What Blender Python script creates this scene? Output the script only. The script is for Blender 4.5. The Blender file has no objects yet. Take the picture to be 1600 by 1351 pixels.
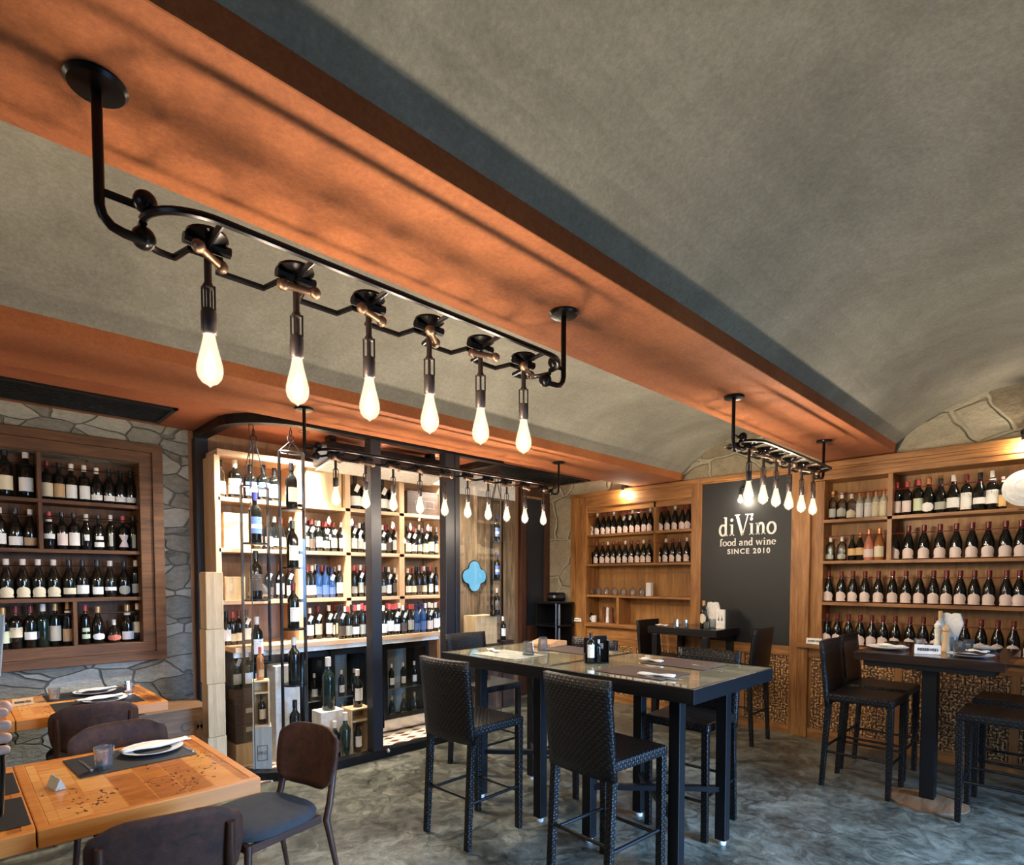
import bpy, bmesh, math, random
from mathutils import Vector, Matrix
from math import sin, cos, pi, radians as rad
random.seed(7)
S = bpy.context.scene; COL = S.collection

# ---------------------------------------------------------------- camera
FPX, CX, CY = 903.0, 800.0, 937.5
PIT, YAW, EYE = rad(-2.33), rad(45.5), 1.6
cF = Vector((cos(YAW)*cos(PIT), sin(YAW)*cos(PIT), sin(PIT)))
cR = Vector((sin(YAW), -cos(YAW), 0)); cU = cR.cross(cF)
cd = bpy.data.cameras.new('camera'); cam = bpy.data.objects.new('camera', cd); COL.objects.link(cam)
cam.matrix_world = Matrix.Translation((0, 0, EYE)) @ Matrix((cR, cU, -cF)).transposed().to_4x4()
cd.sensor_fit = 'HORIZONTAL'; cd.sensor_width = 36; cd.lens = 36*FPX/1600
cd.shift_x = 0; cd.shift_y = (CY-675.5)/1600; cd.clip_start = 0.05
S.camera = cam
def at(u, v, ax, c):
    """point of the room seen at photo pixel (u,v) on the plane ax=c"""
    d = cF + cR*((u-CX)/FPX) - cU*((v-CY)/FPX); i = 'XYZ'.index(ax)
    o = Vector((0, 0, EYE)); return o + d*((c-o[i])/d[i])

# ---------------------------------------------------------------- world, exposure, daylight
w = bpy.data.worlds.new('world'); S.world = w; w.use_nodes = True
w.node_tree.nodes['Background'].inputs[0].default_value = (0.55, 0.72, 1.0, 1)
w.node_tree.nodes['Background'].inputs[1].default_value = .1
S.view_settings.view_transform = 'Standard'; S.view_settings.look = 'None'
S.view_settings.exposure = 0.42; S.view_settings.gamma = 1.0
BULB_E = 960.0
def area(name, loc, aim, sx, sy, power, col):
    l = bpy.data.lights.new(name, 'AREA'); l.shape = 'RECTANGLE'; l.size = sx; l.size_y = sy
    l.energy = power; l.color = col; l.spread = rad(80)
    o = bpy.data.objects.new(name, l); COL.objects.link(o); o.location = loc
    o.rotation_euler = (Vector(aim)-Vector(loc)).to_track_quat('-Z', 'Y').to_euler(); return o
# daylight outside the street windows behind the camera
area('daylight_window', (3.4, -3.05, 1.45), (2.7, .6, -1.0), 2.6, 2.1, 320, (0.30, 0.56, 1.0))
area('daylight_entrance', (-3.05, 0.2, 1.5), (2, 1.6, 1.0), 1.6, 2.0, 5, (0.55, 0.72, 1.0))
def spot(name, loc, aim, power, col, size=100, blend=.6, r=.03):
    l = bpy.data.lights.new(name, 'SPOT'); l.energy = power; l.color = col
    l.spot_size = rad(size); l.spot_blend = blend; l.shadow_soft_size = r
    o = bpy.data.objects.new(name, l); COL.objects.link(o); o.location = loc
    o.rotation_euler = (Vector(aim)-Vector(loc)).to_track_quat('-Z', 'Y').to_euler(); return o

# ---------------------------------------------------------------- room numbers
XR, YL = 6.1, 5.5
ZB, ZS, ZV = 2.705, 2.85, 2.785          # beam underside, soffit over the cellar, vault springing
B1 = (1.313, 1.905); B2 = (3.40, 4.05)
YG = 4.44                                  # glass front of the cellar
YC = 5.12                                  # face of cellar shelves

# ---------------------------------------------------------------- node helpers
class NT:
    def __init__(s, name):
        s.m = bpy.data.materials.new(name); s.m.use_nodes = True; s.t = s.m.node_tree
        s.b = s.t.nodes['Principled BSDF']; s.n = s.t.nodes; s.L = s.t.links
    def new(s, typ, **k):
        n = s.n.new(typ)
        for a, v in k.items():
            if a in n.inputs.keys(): n.inputs[a].default_value = v
            else: setattr(n, a, v)
        return n
    def put(s, sock, v):
        if hasattr(v, 'is_output'): s.L.new(v, sock)
        elif v is not None: sock.default_value = v
    def math(s, op, a, b=None, c=None):
        n = s.n.new('ShaderNodeMath'); n.operation = op
        s.put(n.inputs[0], a)
        if b is not None: s.put(n.inputs[1], b)
        if c is not None: s.put(n.inputs[2], c)
        return n.outputs[0]
    def coord(s, scale=(1, 1, 1), rot=(0, 0, 0)):
        t = s.n.new('ShaderNodeTexCoord'); m = s.n.new('ShaderNodeMapping')
        m.inputs['Scale'].default_value = scale; m.inputs['Rotation'].default_value = rot
        s.L.new(t.outputs['Object'], m.inputs[0]); return m.outputs[0]
    def noise(s, v, sc, det=4, rough=.55, dist=0):
        n = s.new('ShaderNodeTexNoise'); s.L.new(v, n.inputs['Vector'])
        n.inputs['Scale'].default_value = sc; n.inputs['Detail'].default_value = det
        n.inputs['Roughness'].default_value = rough; n.inputs['Distortion'].default_value = dist
        return n.outputs[0]
    def ramp(s, f, pts):
        n = s.n.new('ShaderNodeValToRGB'); s.L.new(f, n.inputs[0]); e = n.color_ramp.elements
        while len(e) < len(pts): e.new(.5)
        for x, (p, c) in zip(e, pts): x.position = p; x.color = (*c, 1) if len(c) == 3 else c
        return n.outputs[0]
    def mix(s, f, a, b, mode='MIX'):
        n = s.n.new('ShaderNodeMix'); n.data_type = 'RGBA'; n.blend_type = mode
        s.put(n.inputs[0], f)
        for i, v in ((6, a), (7, b)):
            if hasattr(v, 'is_output'): s.L.new(v, n.inputs[i])
            else: n.inputs[i].default_value = (*v, 1)
        return n.outputs[2]
    def bump(s, h, st=.3, d=.01):
        n = s.n.new('ShaderNodeBump'); n.inputs['Strength'].default_value = st; n.inputs['Distance'].default_value = d
        s.L.new(h, n.inputs['Height']); s.L.new(n.outputs[0], s.b.inputs['Normal'])
    def fin(s, col=None, rough=.5, metal=0, **k):
        if col is not None:
            if hasattr(col, 'is_output'): s.L.new(col, s.b.inputs['Base Color'])
            else: s.b.inputs['Base Color'].default_value = (*col, 1)
        s.put(s.b.inputs['Roughness'], rough); s.b.inputs['Metallic'].default_value = metal
        for a, v in k.items(): s.b.inputs[a.replace('_', ' ')].default_value = v
        return s.m
def plain(name, col, rough=.5, metal=0, var=.12, **k):
    t = NT(name); n = t.noise(t.coord(), 30, 3)
    lo = tuple(c*(1-var) for c in col); hi = tuple(min(1, c*(1+var)) for c in col)
    return t.fin(t.ramp(n, [(.3, lo), (.7, hi)]), rough, metal, **k)
def wood(name, dark, light, axis='Z', rough=.45, sc=1.0, bump=.15, fleck=0.0):
    t = NT(name); s = [9*sc]*3; s['XYZ'.index(axis)] = .8*sc
    v = t.coord(tuple(s)); n = t.noise(v, 2.2, 6, .65, .6); n2 = t.noise(v, 9, 3, .6)
    f = t.math('ADD', t.math('MULTIPLY', n, .75), t.math('MULTIPLY', n2, .25))
    c = t.ramp(f, [(.34, dark), (.5, tuple((a+b)/2 for a, b in zip(dark, light))), (.66, light)])
    t.bump(f, bump, .004); return t.fin(c, rough)
def stone(name, mort, cols, sc=2.6, rot=0, moff=.035, zs=1.35):
    t = NT(name); v = t.coord((1, 1, zs)); nz = t.noise(v, 2.2, 3)
    wv = t.n.new('ShaderNodeVectorMath'); wv.operation = 'ADD'
    nn = t.n.new('ShaderNodeTexNoise'); nn.inputs['Scale'].default_value = 2.5; t.L.new(v, nn.inputs['Vector'])
    sc2 = t.n.new('ShaderNodeVectorMath'); sc2.operation = 'SCALE'; sc2.inputs[3].default_value = .2
    t.L.new(nn.outputs['Color'], sc2.inputs[0]); t.L.new(v, wv.inputs[0]); t.L.new(sc2.outputs[0], wv.inputs[1])
    a = t.new('ShaderNodeTexVoronoi', feature='DISTANCE_TO_EDGE'); a.inputs['Scale'].default_value = sc; t.L.new(wv.outputs[0], a.inputs['Vector'])
    b = t.new('ShaderNodeTexVoronoi', feature='F1'); b.inputs['Scale'].default_value = sc; t.L.new(wv.outputs[0], b.inputs['Vector'])
    fine = t.noise(v, 14, 6, .7); sep = t.n.new('ShaderNodeSeparateColor'); t.L.new(b.outputs['Color'], sep.inputs[0])
    f = t.math('ADD', t.math('MULTIPLY', sep.outputs[0], .5), t.math('MULTIPLY', fine, .62))
    c = t.ramp(f, [(.2, cols[0]), (.5, cols[1]), (.85, cols[2])])
    c = t.mix(t.math('MULTIPLY', t.noise(v, 40, 3, .6), .35), c, tuple(x*.45 for x in cols[0]))
    e = t.ramp(a.outputs['Distance'], [(moff*.6, (0, 0, 0)), (moff*1.8, (1, 1, 1))])
    c = t.mix(e, mort, c)
    h = t.math('ADD', t.math('MULTIPLY', e, 1.0), t.math('MULTIPLY', fine, .9)); t.bump(h, .9, .03)
    return t.fin(c, .85)

M = {}
M['oak'] = wood('golden_oak', (.15, .050, .010), (.46, .21, .060), 'Z')
M['oak_y'] = wood('golden_oak_rail', (.15, .050, .010), (.46, .21, .060), 'Y')
M['oak_back'] = wood('oak_back_panel', (.26, .115, .030), (.50, .255, .080), 'Z', .5)
M['niche'] = wood('brown_oak', (.040, .015, .004), (.17, .070, .020), 'X', .65)
M['niche_z'] = wood('brown_oak_upright', (.040, .015, .004), (.17, .070, .020), 'Z', .65)
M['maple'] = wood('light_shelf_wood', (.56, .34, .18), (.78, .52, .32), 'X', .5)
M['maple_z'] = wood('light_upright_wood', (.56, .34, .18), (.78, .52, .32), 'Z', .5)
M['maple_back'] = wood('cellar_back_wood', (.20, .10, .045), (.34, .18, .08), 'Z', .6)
M['rustic'] = wood('weathered_planks', (.05, .032, .018), (.30, .21, .12), 'Z', .75, 1.3, .5)
M['crate'] = wood('pine_crate_wood', (.48, .33, .17), (.72, .55, .33), 'Z', .6)
M['crate_b'] = wood('brown_crate_wood', (.12, .06, .028), (.30, .17, .085), 'X', .6)
M['crate_d'] = wood('dark_crate_wood', (.022, .013, .010), (.06, .035, .025), 'X', .5)
M['crate_g'] = wood('grey_crate_wood', (.28, .29, .26), (.45, .46, .41), 'Z', .7)
M['walnut'] = wood('walnut_plywood', (.020, .006, .0025), (.075, .024, .009), 'X', .75)
M['walnut_z'] = wood('walnut_leg', (.022, .007, .003), (.080, .028, .012), 'Z', .45)
M['black'] = plain('black_metal', (.012, .012, .013), .35, .6)
M['blackmat'] = plain('black_matte', (.004, .004, .005), .40, 0, .12, Specular_IOR_Level=.35)
M['darkframe'] = plain('dark_steel_frame', (.016, .016, .020), .4, .3)
M['pipe'] = plain('black_iron_pipe', (.012, .010, .010), .28, .7)
M['copper'] = plain('worn_copper', (.22, .135, .085), .45, .9)
M['socket'] = plain('dark_bronze_socket', (.06, .045, .04), .4, .6)
M['white'] = plain('white_ceramic', (.80, .80, .77), .25)
M['paper'] = plain('white_paper', (.82, .80, .74), .7)
M['linen'] = plain('white_linen', (.78, .75, .69), .8)
M['plinth'] = plain('white_plinth_paint', (.80, .82, .80), .4)
M['steel'] = plain('brushed_steel', (.55, .55, .55), .25, 1)
M['slate'] = plain('blackboard_paint', (.009, .010, .011), .5)
M['doorblack'] = plain('dark_door_panel', (.012, .014, .020), .4)
M['fabric'] = plain('charcoal_seat_fabric', (.030, .032, .036), .9)
M['mat'] = plain('black_placemat', (.014, .012, .012), .55)
M['mat_b'] = plain('brown_placemat', (.075, .045, .038), .5)
M['lens'] = plain('chalk_white', (.85, .83, .78), .7)
M['redcap'] = plain('dark_red_capsule', (.16, .018, .014), .35)
M['redcap2'] = plain('bright_red_capsule', (.55, .07, .06), .35)
M['blackcap'] = plain('black_capsule', (.012, .010, .012), .3)
M['goldcap'] = plain('gold_capsule', (.70, .42, .16), .3, .4)
M['whitecap'] = plain('pale_capsule', (.80, .72, .64), .35)
M['copcap'] = plain('copper_capsule', (.60, .22, .08), .3, .3)
M['bluecap'] = plain('blue_capsule', (.03, .035, .18), .3)
M['tan'] = plain('tan_leather', (.55, .25, .09), .5)
M['grinder'] = wood('beech_grinder', (.62, .38, .18), (.80, .54, .30), 'Z', .35)
M['dgrinder'] = wood('dark_grinder_wood', (.10, .025, .012), (.22, .06, .03), 'Z', .3)
M['skin'] = plain('skin', (.78, .46, .33), .5, 0, .06)
M['shirt'] = plain('navy_shirt_cloth', (.03, .035, .05), .85)
M['trouser'] = plain('dark_trousers', (.02, .02, .022), .9)
M['hair'] = plain('dark_hair', (.02, .012, .008), .6)

# glass
def glassmat(name, col=(1, 1, 1), rough=0.0, thin=True, dens=.10, cap=1.0, milk=0.0):
    t = NT(name); g = t.n.new('ShaderNodeBsdfGlossy'); g.inputs['Roughness'].default_value = rough
    tr = t.n.new('ShaderNodeBsdfTransparent'); tr.inputs[0].default_value = (*col, 1)
    fr = t.n.new('ShaderNodeFresnel'); fr.inputs[0].default_value = 1.45
    f = t.math('MINIMUM', t.math('ADD', t.math('MULTIPLY', fr.outputs[0], 1.0), dens), cap)
    mx = t.n.new('ShaderNodeMixShader'); t.L.new(f, mx.inputs[0]); t.L.new(tr.outputs[0], mx.inputs[1]); t.L.new(g.outputs[0], mx.inputs[2])
    out = mx
    if milk:
        df = t.n.new('ShaderNodeBsdfDiffuse'); df.inputs[0].default_value = (.8, .86, .9, 1); m3 = t.n.new('ShaderNodeMixShader'); m3.inputs[0].default_value = milk
        t.L.new(mx.outputs[0], m3.inputs[1]); t.L.new(df.outputs[0], m3.inputs[2]); out = m3
    t.L.new(out.outputs[0], t.n['Material Output'].inputs[0]); return t.m
M['pane'] = glassmat('clear_pane', (.985, .99, .985), 0, True, 0.0, .09)
M['tumbler'] = glassmat('drinking_glass', (.90, .93, .95), .03, True, .18, 1.0, .05)
M['clearglass'] = glassmat('clear_bottle_glass', (.80, .82, .78), .05, True, .10)
def bottleglass(name, col):
    t = NT(name); return t.fin(col, .12, 0, Coat_Weight=.5)
M['bg'] = bottleglass('dark_bottle_glass', (.006, .007, .006))
M['bgreen'] = bottleglass('green_black_bottle_glass', (.008, .020, .014))
M['bblue'] = bottleglass('blue_bottle_glass', (.02, .07, .22))
M['bamber'] = bottleglass('amber_spirit_glass', (.35, .13, .04))
M['brose'] = bottleglass('rose_spirit_glass', (.60, .22, .14))
M['bpale'] = bottleglass('pale_bottle_glass', (.45, .44, .34))
def emis(name, col, st):
    t = NT(name); return t.fin((.9, .85, .7), .3, 0, Emission_Color=(*col, 1), Emission_Strength=st)
M['filament'] = emis('glowing_filament', (1.0, .84, .64), BULB_E)
def bulbglass():
    t = NT('lit_bulb_glass'); tr = t.n.new('ShaderNodeBsdfTransparent'); em = t.n.new('ShaderNodeEmission')
    em.inputs[0].default_value = (1.0, .84, .60, 1); em.inputs[1].default_value = 1.4
    lw = t.n.new('ShaderNodeLayerWeight'); lw.inputs[0].default_value = .2
    f = t.math('ADD', .14, t.math('MULTIPLY', t.math('SUBTRACT', 1.0, lw.outputs[1]), .35))
    mx = t.n.new('ShaderNodeMixShader'); t.L.new(f, mx.inputs[0]); t.L.new(tr.outputs[0], mx.inputs[1]); t.L.new(em.outputs[0], mx.inputs[2])
    gl = t.n.new('ShaderNodeBsdfGlossy'); gl.inputs['Roughness'].default_value = .02; m2 = t.n.new('ShaderNodeMixShader'); m2.inputs[0].default_value = .06
    t.L.new(mx.outputs[0], m2.inputs[1]); t.L.new(gl.outputs[0], m2.inputs[2])
    t.L.new(m2.outputs[0], t.n['Material Output'].inputs[0]); t.m.cycles.emission_sampling = 'NONE'; return t.m
M['bulb'] = bulbglass()
M['downlight'] = emis('downlight_lens', (1.0, .88, .72), 14)
M['skyglass'] = NT('blue_daylight_pane').fin((.02, .05, .08), .4, 0, Emission_Color=(.14, .52, .78, 1), Emission_Strength=.8)  # self-glowing blue that paints the quatrefoil reflection

# labels: printed paper
def labelmat(name, paper, ink, lines=1.0):
    t = NT(name); v = t.coord((1, 1, 1)); sp = t.n.new('ShaderNodeSeparateXYZ'); t.L.new(v, sp.inputs[0])
    w_ = t.math('GREATER_THAN', t.math('SINE', t.math('MULTIPLY', sp.outputs[2], 420)), .35)
    n = t.math('GREATER_THAN', t.noise(t.coord((170, 170, 45)), 1, 2), .53)
    n2 = t.math('GREATER_THAN', t.noise(v, 14, 1), .50)
    f = t.math('MULTIPLY', t.math('MULTIPLY', w_, n), t.math('MULTIPLY', n2, .75*lines))
    return t.fin(t.mix(f, paper, ink), .6)
M['l_white'] = labelmat('white_label', (.88, .86, .80), (.10, .08, .07))
M['l_cream'] = labelmat('cream_label', (.74, .66, .46), (.20, .10, .05))
M['l_pink'] = labelmat('pale_pink_label', (.80, .66, .60), (.50, .12, .08), .6)
M['l_tan'] = labelmat('tan_label', (.55, .36, .18), (.14, .06, .03))
M['l_gold'] = labelmat('yellow_label', (.80, .52, .22), (.25, .10, .04))
M['l_blue'] = labelmat('blue_label', (.10, .19, .50), (.02, .03, .12))
M['l_green'] = labelmat('greenish_label', (.62, .68, .45), (.10, .14, .05))
M['l_dark'] = labelmat('dark_label', (.10, .075, .06), (.45, .36, .28))
M['l_red'] = labelmat('red_label', (.62, .16, .10), (.80, .6, .4))
M['l_grey'] = labelmat('grey_label', (.42, .43, .36), (.10, .10, .08))

# plaster, paint, floor
def plaster(name, a, b, c, sc=1.2):
    t = NT(name); v = t.coord(); n = t.noise(v, sc, 7, .7, .3); g = t.noise(v, 55, 6, .85)
    f = t.math('ADD', t.math('MULTIPLY', n, .55), t.math('MULTIPLY', g, .45))
    col = t.ramp(f, [(.38, a), (.5, b), (.62, c)]); t.bump(g, .35, .006); return t.fin(col, .85)
M['vault'] = plaster('grey_vault_plaster', (.20, .185, .145), (.29, .270, .213), (.40, .372, .298))
M['beam'] = plaster('terracotta_beam_paint', (.23, .064, .017), (.34, .102, .028), (.45, .152, .044), .9)
M['soffit'] = plaster('terracotta_soffit_paint', (.22, .060, .020), (.30, .086, .029), (.38, .120, .042), .9)
M['stone_l'] = stone('grey_field_stone', (.17, .16, .13), ((.12, .115, .09), (.33, .32, .265), (.58, .57, .49)), 3.4, 0, .016, 2.0)
M['stone_r'] = stone('beige_field_stone', (.50, .44, .31), ((.24, .18, .11), (.42, .35, .23), (.60, .53, .38)), 2.0, 0, .024)
def floormat():
    t = NT('polished_concrete'); v = t.coord(); n = t.noise(v, 1.1, 8, .72, 1.2); g = t.noise(v, 7.5, 10, .82, 1.1)
    f = t.math('ADD', t.math('MULTIPLY', n, .45), t.math('MULTIPLY', g, .55))
    c = t.ramp(f, [(.39, (.016, .016, .012)), (.475, (.065, .064, .048)), (.55, (.15, .148, .112)), (.66, (.30, .295, .24))])
    a = t.new('ShaderNodeTexVoronoi', feature='DISTANCE_TO_EDGE'); a.inputs['Scale'].default_value = .75
    nn = t.n.new('ShaderNodeTexNoise'); nn.inputs['Scale'].default_value = 3; nn.inputs['Detail'].default_value = 5; t.L.new(v, nn.inputs['Vector'])
    wv = t.n.new('ShaderNodeVectorMath'); wv.operation = 'ADD'; s2 = t.n.new('ShaderNodeVectorMath'); s2.operation = 'SCALE'; s2.inputs[3].default_value = .5
    t.L.new(nn.outputs['Color'], s2.inputs[0]); t.L.new(v, wv.inputs[0]); t.L.new(s2.outputs[0], wv.inputs[1]); t.L.new(wv.outputs[0], a.inputs['Vector'])
    cr = t.math('LESS_THAN', a.outputs['Distance'], .005)
    c = t.mix(t.math('MULTIPLY', cr, .7), c, (.02, .02, .015))
    t.bump(g, .12, .004)
    r = t.math('ADD', t.math('MULTIPLY', g, .45), .12)
    return t.fin(c, r)
M['floor'] = floormat()
def wicker(name, lo, hi, sc=62.):
    t = NT(name); v = t.coord(); sp = t.n.new('ShaderNodeSeparateXYZ'); t.L.new(v, sp.inputs[0])
    gn = t.n.new('ShaderNodeNewGeometry'); sn = t.n.new('ShaderNodeSeparateXYZ')
    tc = t.n.new('ShaderNodeTexCoord'); t.L.new(tc.outputs['Normal'], sn.inputs[0])
    top = t.math('GREATER_THAN', t.math('ABSOLUTE', sn.outputs[2]), .75)
    u = t.math('ADD', sp.outputs[0], t.math('MULTIPLY', sp.outputs[1], t.math('SUBTRACT', 1.0, top)))
    w_ = t.math('ADD', t.math('MULTIPLY', sp.outputs[2], t.math('SUBTRACT', 1.0, top)), t.math('MULTIPLY', sp.outputs[1], top))
    su = t.math('SINE', t.math('MULTIPLY', u, pi*sc)); sv = t.math('SINE', t.math('MULTIPLY', w_, pi*sc))
    h = t.math('ABSOLUTE', t.math('SUBTRACT', t.math('POWER', t.math('ABSOLUTE', su), .6), t.math('MULTIPLY', t.math('POWER', t.math('ABSOLUTE', sv), .6), 1.0)))
    k = t.math('GREATER_THAN', t.math('MULTIPLY', su, sv), 0.0)
    hh = t.math('ADD', t.math('MULTIPLY', h, .6), t.math('MULTIPLY', t.math('MULTIPLY', t.math('ABSOLUTE', su), t.math('ABSOLUTE', sv)), t.math('ADD', .5, t.math('MULTIPLY', k, .5))))
    c = t.ramp(hh, [(.1, tuple(x*.3 for x in lo)), (.5, lo), (.95, hi)])
    t.bump(hh, .8, .004); return t.fin(c, .36, 0, Specular_IOR_Level=.32)
M['wicker'] = wicker('black_woven_wicker', (.004, .0036, .0036), (.016, .0145, .014))
def tiles():
    t = NT('patterned_floor_tiles'); v = t.coord((5.2, 5.2, 1)); sp = t.n.new('ShaderNodeSeparateXYZ'); t.L.new(v, sp.inputs[0])
    fx = t.math('SUBTRACT', t.math('FRACT', sp.outputs[0]), .5); fy = t.math('SUBTRACT', t.math('FRACT', sp.outputs[1]), .5)
    ax, ay = t.math('ABSOLUTE', fx), t.math('ABSOLUTE', fy)
    r1 = t.math('POWER', t.math('ADD', t.math('POWER', t.math('SUBTRACT', ax, .5), 2), t.math('POWER', t.math('SUBTRACT', ay, 0.0), 2)), .5)
    d = t.math('LESS_THAN', t.math('ABSOLUTE', t.math('SUBTRACT', ay, .22)), t.math('MULTIPLY', t.math('SUBTRACT', ax, .10), .45))
    e = t.math('LESS_THAN', t.math('ADD', t.math('MULTIPLY', ax, 2.6), ay), .16)
    c = t.mix(d, (.80, .68, .54), (.16, .07, .04)); c = t.mix(e, c, (.42, .16, .08))
    return t.fin(c, .35)
M['tiles'] = tiles()
def tabletop(name, cols, sc, stencil, rough):
    t = NT(name); v = t.coord(); b = t.new('ShaderNodeTexBrick'); b.offset = .5
    mp = t.coord((1, 1, 1), (0, 0, pi/2)); t.L.new(mp, b.inputs['Vector'])
    b.inputs['Scale'].default_value = sc; b.inputs['Mortar Size'].default_value = .008; b.inputs['Brick Width'].default_value = .9; b.inputs['Row Height'].default_value = .32
    b.inputs['Color1'].default_value = (0, 0, 0, 1); b.inputs['Color2'].default_value = (1, 1, 1, 1); b.inputs['Mortar'].default_value = (.5, .5, .5, 1)
    g = t.noise(t.coord((4, 14, 4)), 2.2, 6, .7, .8); sep = t.n.new('ShaderNodeSeparateColor'); t.L.new(b.outputs[0], sep.inputs[0])
    f = t.math('ADD', t.math('MULTIPLY', sep.outputs[0], .45), t.math('MULTIPLY', g, .7))
    c = t.ramp(f, [(.2, cols[0]), (.5, cols[1]), (.8, cols[2])])
    s1 = t.math('GREATER_THAN', t.noise(t.coord((60, 36, 1)), 1, 2), .60); s2 = t.math('GREATER_THAN', t.noise(t.coord((7, 5, 1)), 1, 1), .56)
    c = t.mix(t.math('MULTIPLY', t.math('MULTIPLY', s1, s2), stencil), c, tuple(x*.15 for x in cols[0]))
    return t.fin(c, rough)
M['lowtop'] = tabletop('reclaimed_crate_tabletop', ((.20, .045, .007), (.50, .165, .024), (.72, .34, .085)), 3.2, .85, .25)
M['lowedge'] = wood('honey_table_edge', (.44, .14, .02), (.66, .25, .045), 'X', .35)
M['glasstop'] = tabletop('glass_over_crate_wood', ((.20, .19, .11), (.36, .35, .22), (.52, .46, .30)), 4.0, .6, .06)
M['glasstop'].node_tree.nodes['Principled BSDF'].inputs['Coat Weight'].default_value = 1
M['darktop'] = wood('dark_glossy_tabletop', (.018, .010, .008), (.045, .026, .018), 'Y', .12)
M['bamboo'] = (lambda t: t.fin(t.ramp(t.noise(t.coord((1, 55, 55)), 1, 1), [(.40, (.12, .045, .012)), (.52, (.30, .14, .045)), (.62, (.72, .46, .20))]), .5))(NT('bamboo_strip'))
M['bamboo_d'] = plain('bamboo_gap', (.07, .03, .012), .7)

# ---------------------------------------------------------------- mesh helpers
class MB:
    def __init__(s): s.b = bmesh.new()
    def box(s, x0, x1, y0, y1, z0, z1, mtx=None):
        r = bmesh.ops.create_cube(s.b, size=1)['verts']
        for v in r:
            v.co = Vector(((x0+x1)/2+v.co.x*(x1-x0), (y0+y1)/2+v.co.y*(y1-y0), (z0+z1)/2+v.co.z*(z1-z0)))
            if mtx: v.co = mtx @ v.co
        return s
    def prism(s, pts, a0, a1, ax='Z', mtx=None):
        def P(p, a): return Vector({'Z': (p[0], p[1], a), 'Y': (p[0], a, p[1]), 'X': (a, p[0], p[1])}[ax])
        lo = [s.b.verts.new(P(p, a0)) for p in pts]; hi = [s.b.verts.new(P(p, a1)) for p in pts]; n = len(pts)
        if mtx:
            for v in lo+hi: v.co = mtx @ v.co
        s.b.faces.new(lo); s.b.faces.new(hi)
        for i in range(n): s.b.faces.new((lo[i], lo[(i+1) % n], hi[(i+1) % n], hi[i]))
        return s
    def lathe(s, prof, seg=16, c=(0, 0, 0), mtx=None):
        c = Vector(c); rings = []
        for r, z in prof:
            if r < 1e-5: vs = [s.b.verts.new(c+Vector((0, 0, z)))]
            else: vs = [s.b.verts.new(c+Vector((r*cos(2*pi*i/seg), r*sin(2*pi*i/seg), z))) for i in range(seg)]
            if mtx:
                for v in vs: v.co = mtx @ v.co
            rings.append(vs)
        for A, B in zip(rings, rings[1:]):
            for i in range(seg):
                j = (i+1) % seg
                q = ([A[0]] if len(A) == 1 else [A[i], A[j]]) + ([B[0]] if len(B) == 1 else [B[j], B[i]])
                if len(q) > 2: s.b.faces.new(q)
        for R_ in (rings[0], rings[-1]):
            if len(R_) > 1:
                try: s.b.faces.new(R_)
                except ValueError: pass
        return s
    def tube(s, pts, r, seg=8, closed=False):
        pts = [Vector(p) for p in pts]; n = len(pts); rings = []; up = Vector((0, 0, 1)); pr = None
        rr = r if isinstance(r, (list, tuple)) else [r]*n
        for i, p in enumerate(pts):
            a = pts[(i-1) % n] if (closed or i) else p; b = pts[(i+1) % n] if (closed or i < n-1) else p
            t = (b-a).normalized()
            if pr is None:
                u = t.cross(up) if abs(t.z) < .95 else t.cross(Vector((1, 0, 0)))
            else: u = pr-t*pr.dot(t)
            u.normalize(); pr = u; v = t.cross(u)
            rings.append([s.b.verts.new(p+(u*cos(2*pi*k/seg)+v*sin(2*pi*k/seg))*rr[i]) for k in range(seg)])
        m = n if closed else n-1
        for i in range(m):
            A, B = rings[i], rings[(i+1) % n]
            for k in range(seg): s.b.faces.new((A[k], A[(k+1) % seg], B[(k+1) % seg], B[k]))
        if not closed: s.b.faces.new(rings[0][::-1]); s.b.faces.new(rings[-1])
        return s
    def ball(s, c, r, seg=12, sz=None):
        v = bmesh.ops.create_uvsphere(s.b, u_segments=seg, v_segments=max(6, seg//2+2), radius=r)['verts']
        for x in v:
            if sz: x.co = Vector((x.co.x*sz[0], x.co.y*sz[1], x.co.z*sz[2]))
            x.co += Vector(c)
        return s
    def grid(s, f, nu, nv, thick=None):
        g = [[s.b.verts.new(Vector(f(i/nu, j/nv))) for j in range(nv+1)] for i in range(nu+1)]
        for i in range(nu):
            for j in range(nv): s.b.faces.new((g[i][j], g[i+1][j], g[i+1][j+1], g[i][j+1]))
        return s
    def build(s, name, mat, parent=None, smooth=False, bevel=0, solid=0, subs=0):
        bmesh.ops.remove_doubles(s.b, verts=s.b.verts, dist=1e-6)
        bmesh.ops.recalc_face_normals(s.b, faces=s.b.faces)
        me = bpy.data.meshes.new(name); s.b.to_mesh(me); s.b.free()
        me.materials.append(M[mat] if isinstance(mat, str) else mat)
        if smooth:
            for p in me.polygons: p.use_smooth = True
            me.set_sharp_from_angle(angle=rad(42))
        o = bpy.data.objects.new(name, me); COL.objects.link(o)
        if solid: q = o.modifiers.new('solid', 'SOLIDIFY'); q.thickness = solid; q.offset = 0
        if subs: q = o.modifiers.new('sub', 'SUBSURF'); q.levels = subs; q.render_levels = subs
        if bevel: q = o.modifiers.new('bevel', 'BEVEL'); q.width = bevel; q.segments = 2; q.limit_method = 'ANGLE'
        if parent: o.parent = parent
        return o
def tag(o, label, cat, group=None, kind=None):
    o['label'] = label; o['category'] = cat
    if group: o['group'] = group
    if kind: o['kind'] = kind
    return o
def thing(name, label, cat, loc=(0, 0, 0), rz=0, group=None):
    o = bpy.data.objects.new(name, None); COL.objects.link(o); o.empty_display_size = .05
    o.location = loc; o.rotation_euler = (0, 0, rz); return tag(o, label, cat, group)
def struct(o): o['kind'] = 'structure'; return o
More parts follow.
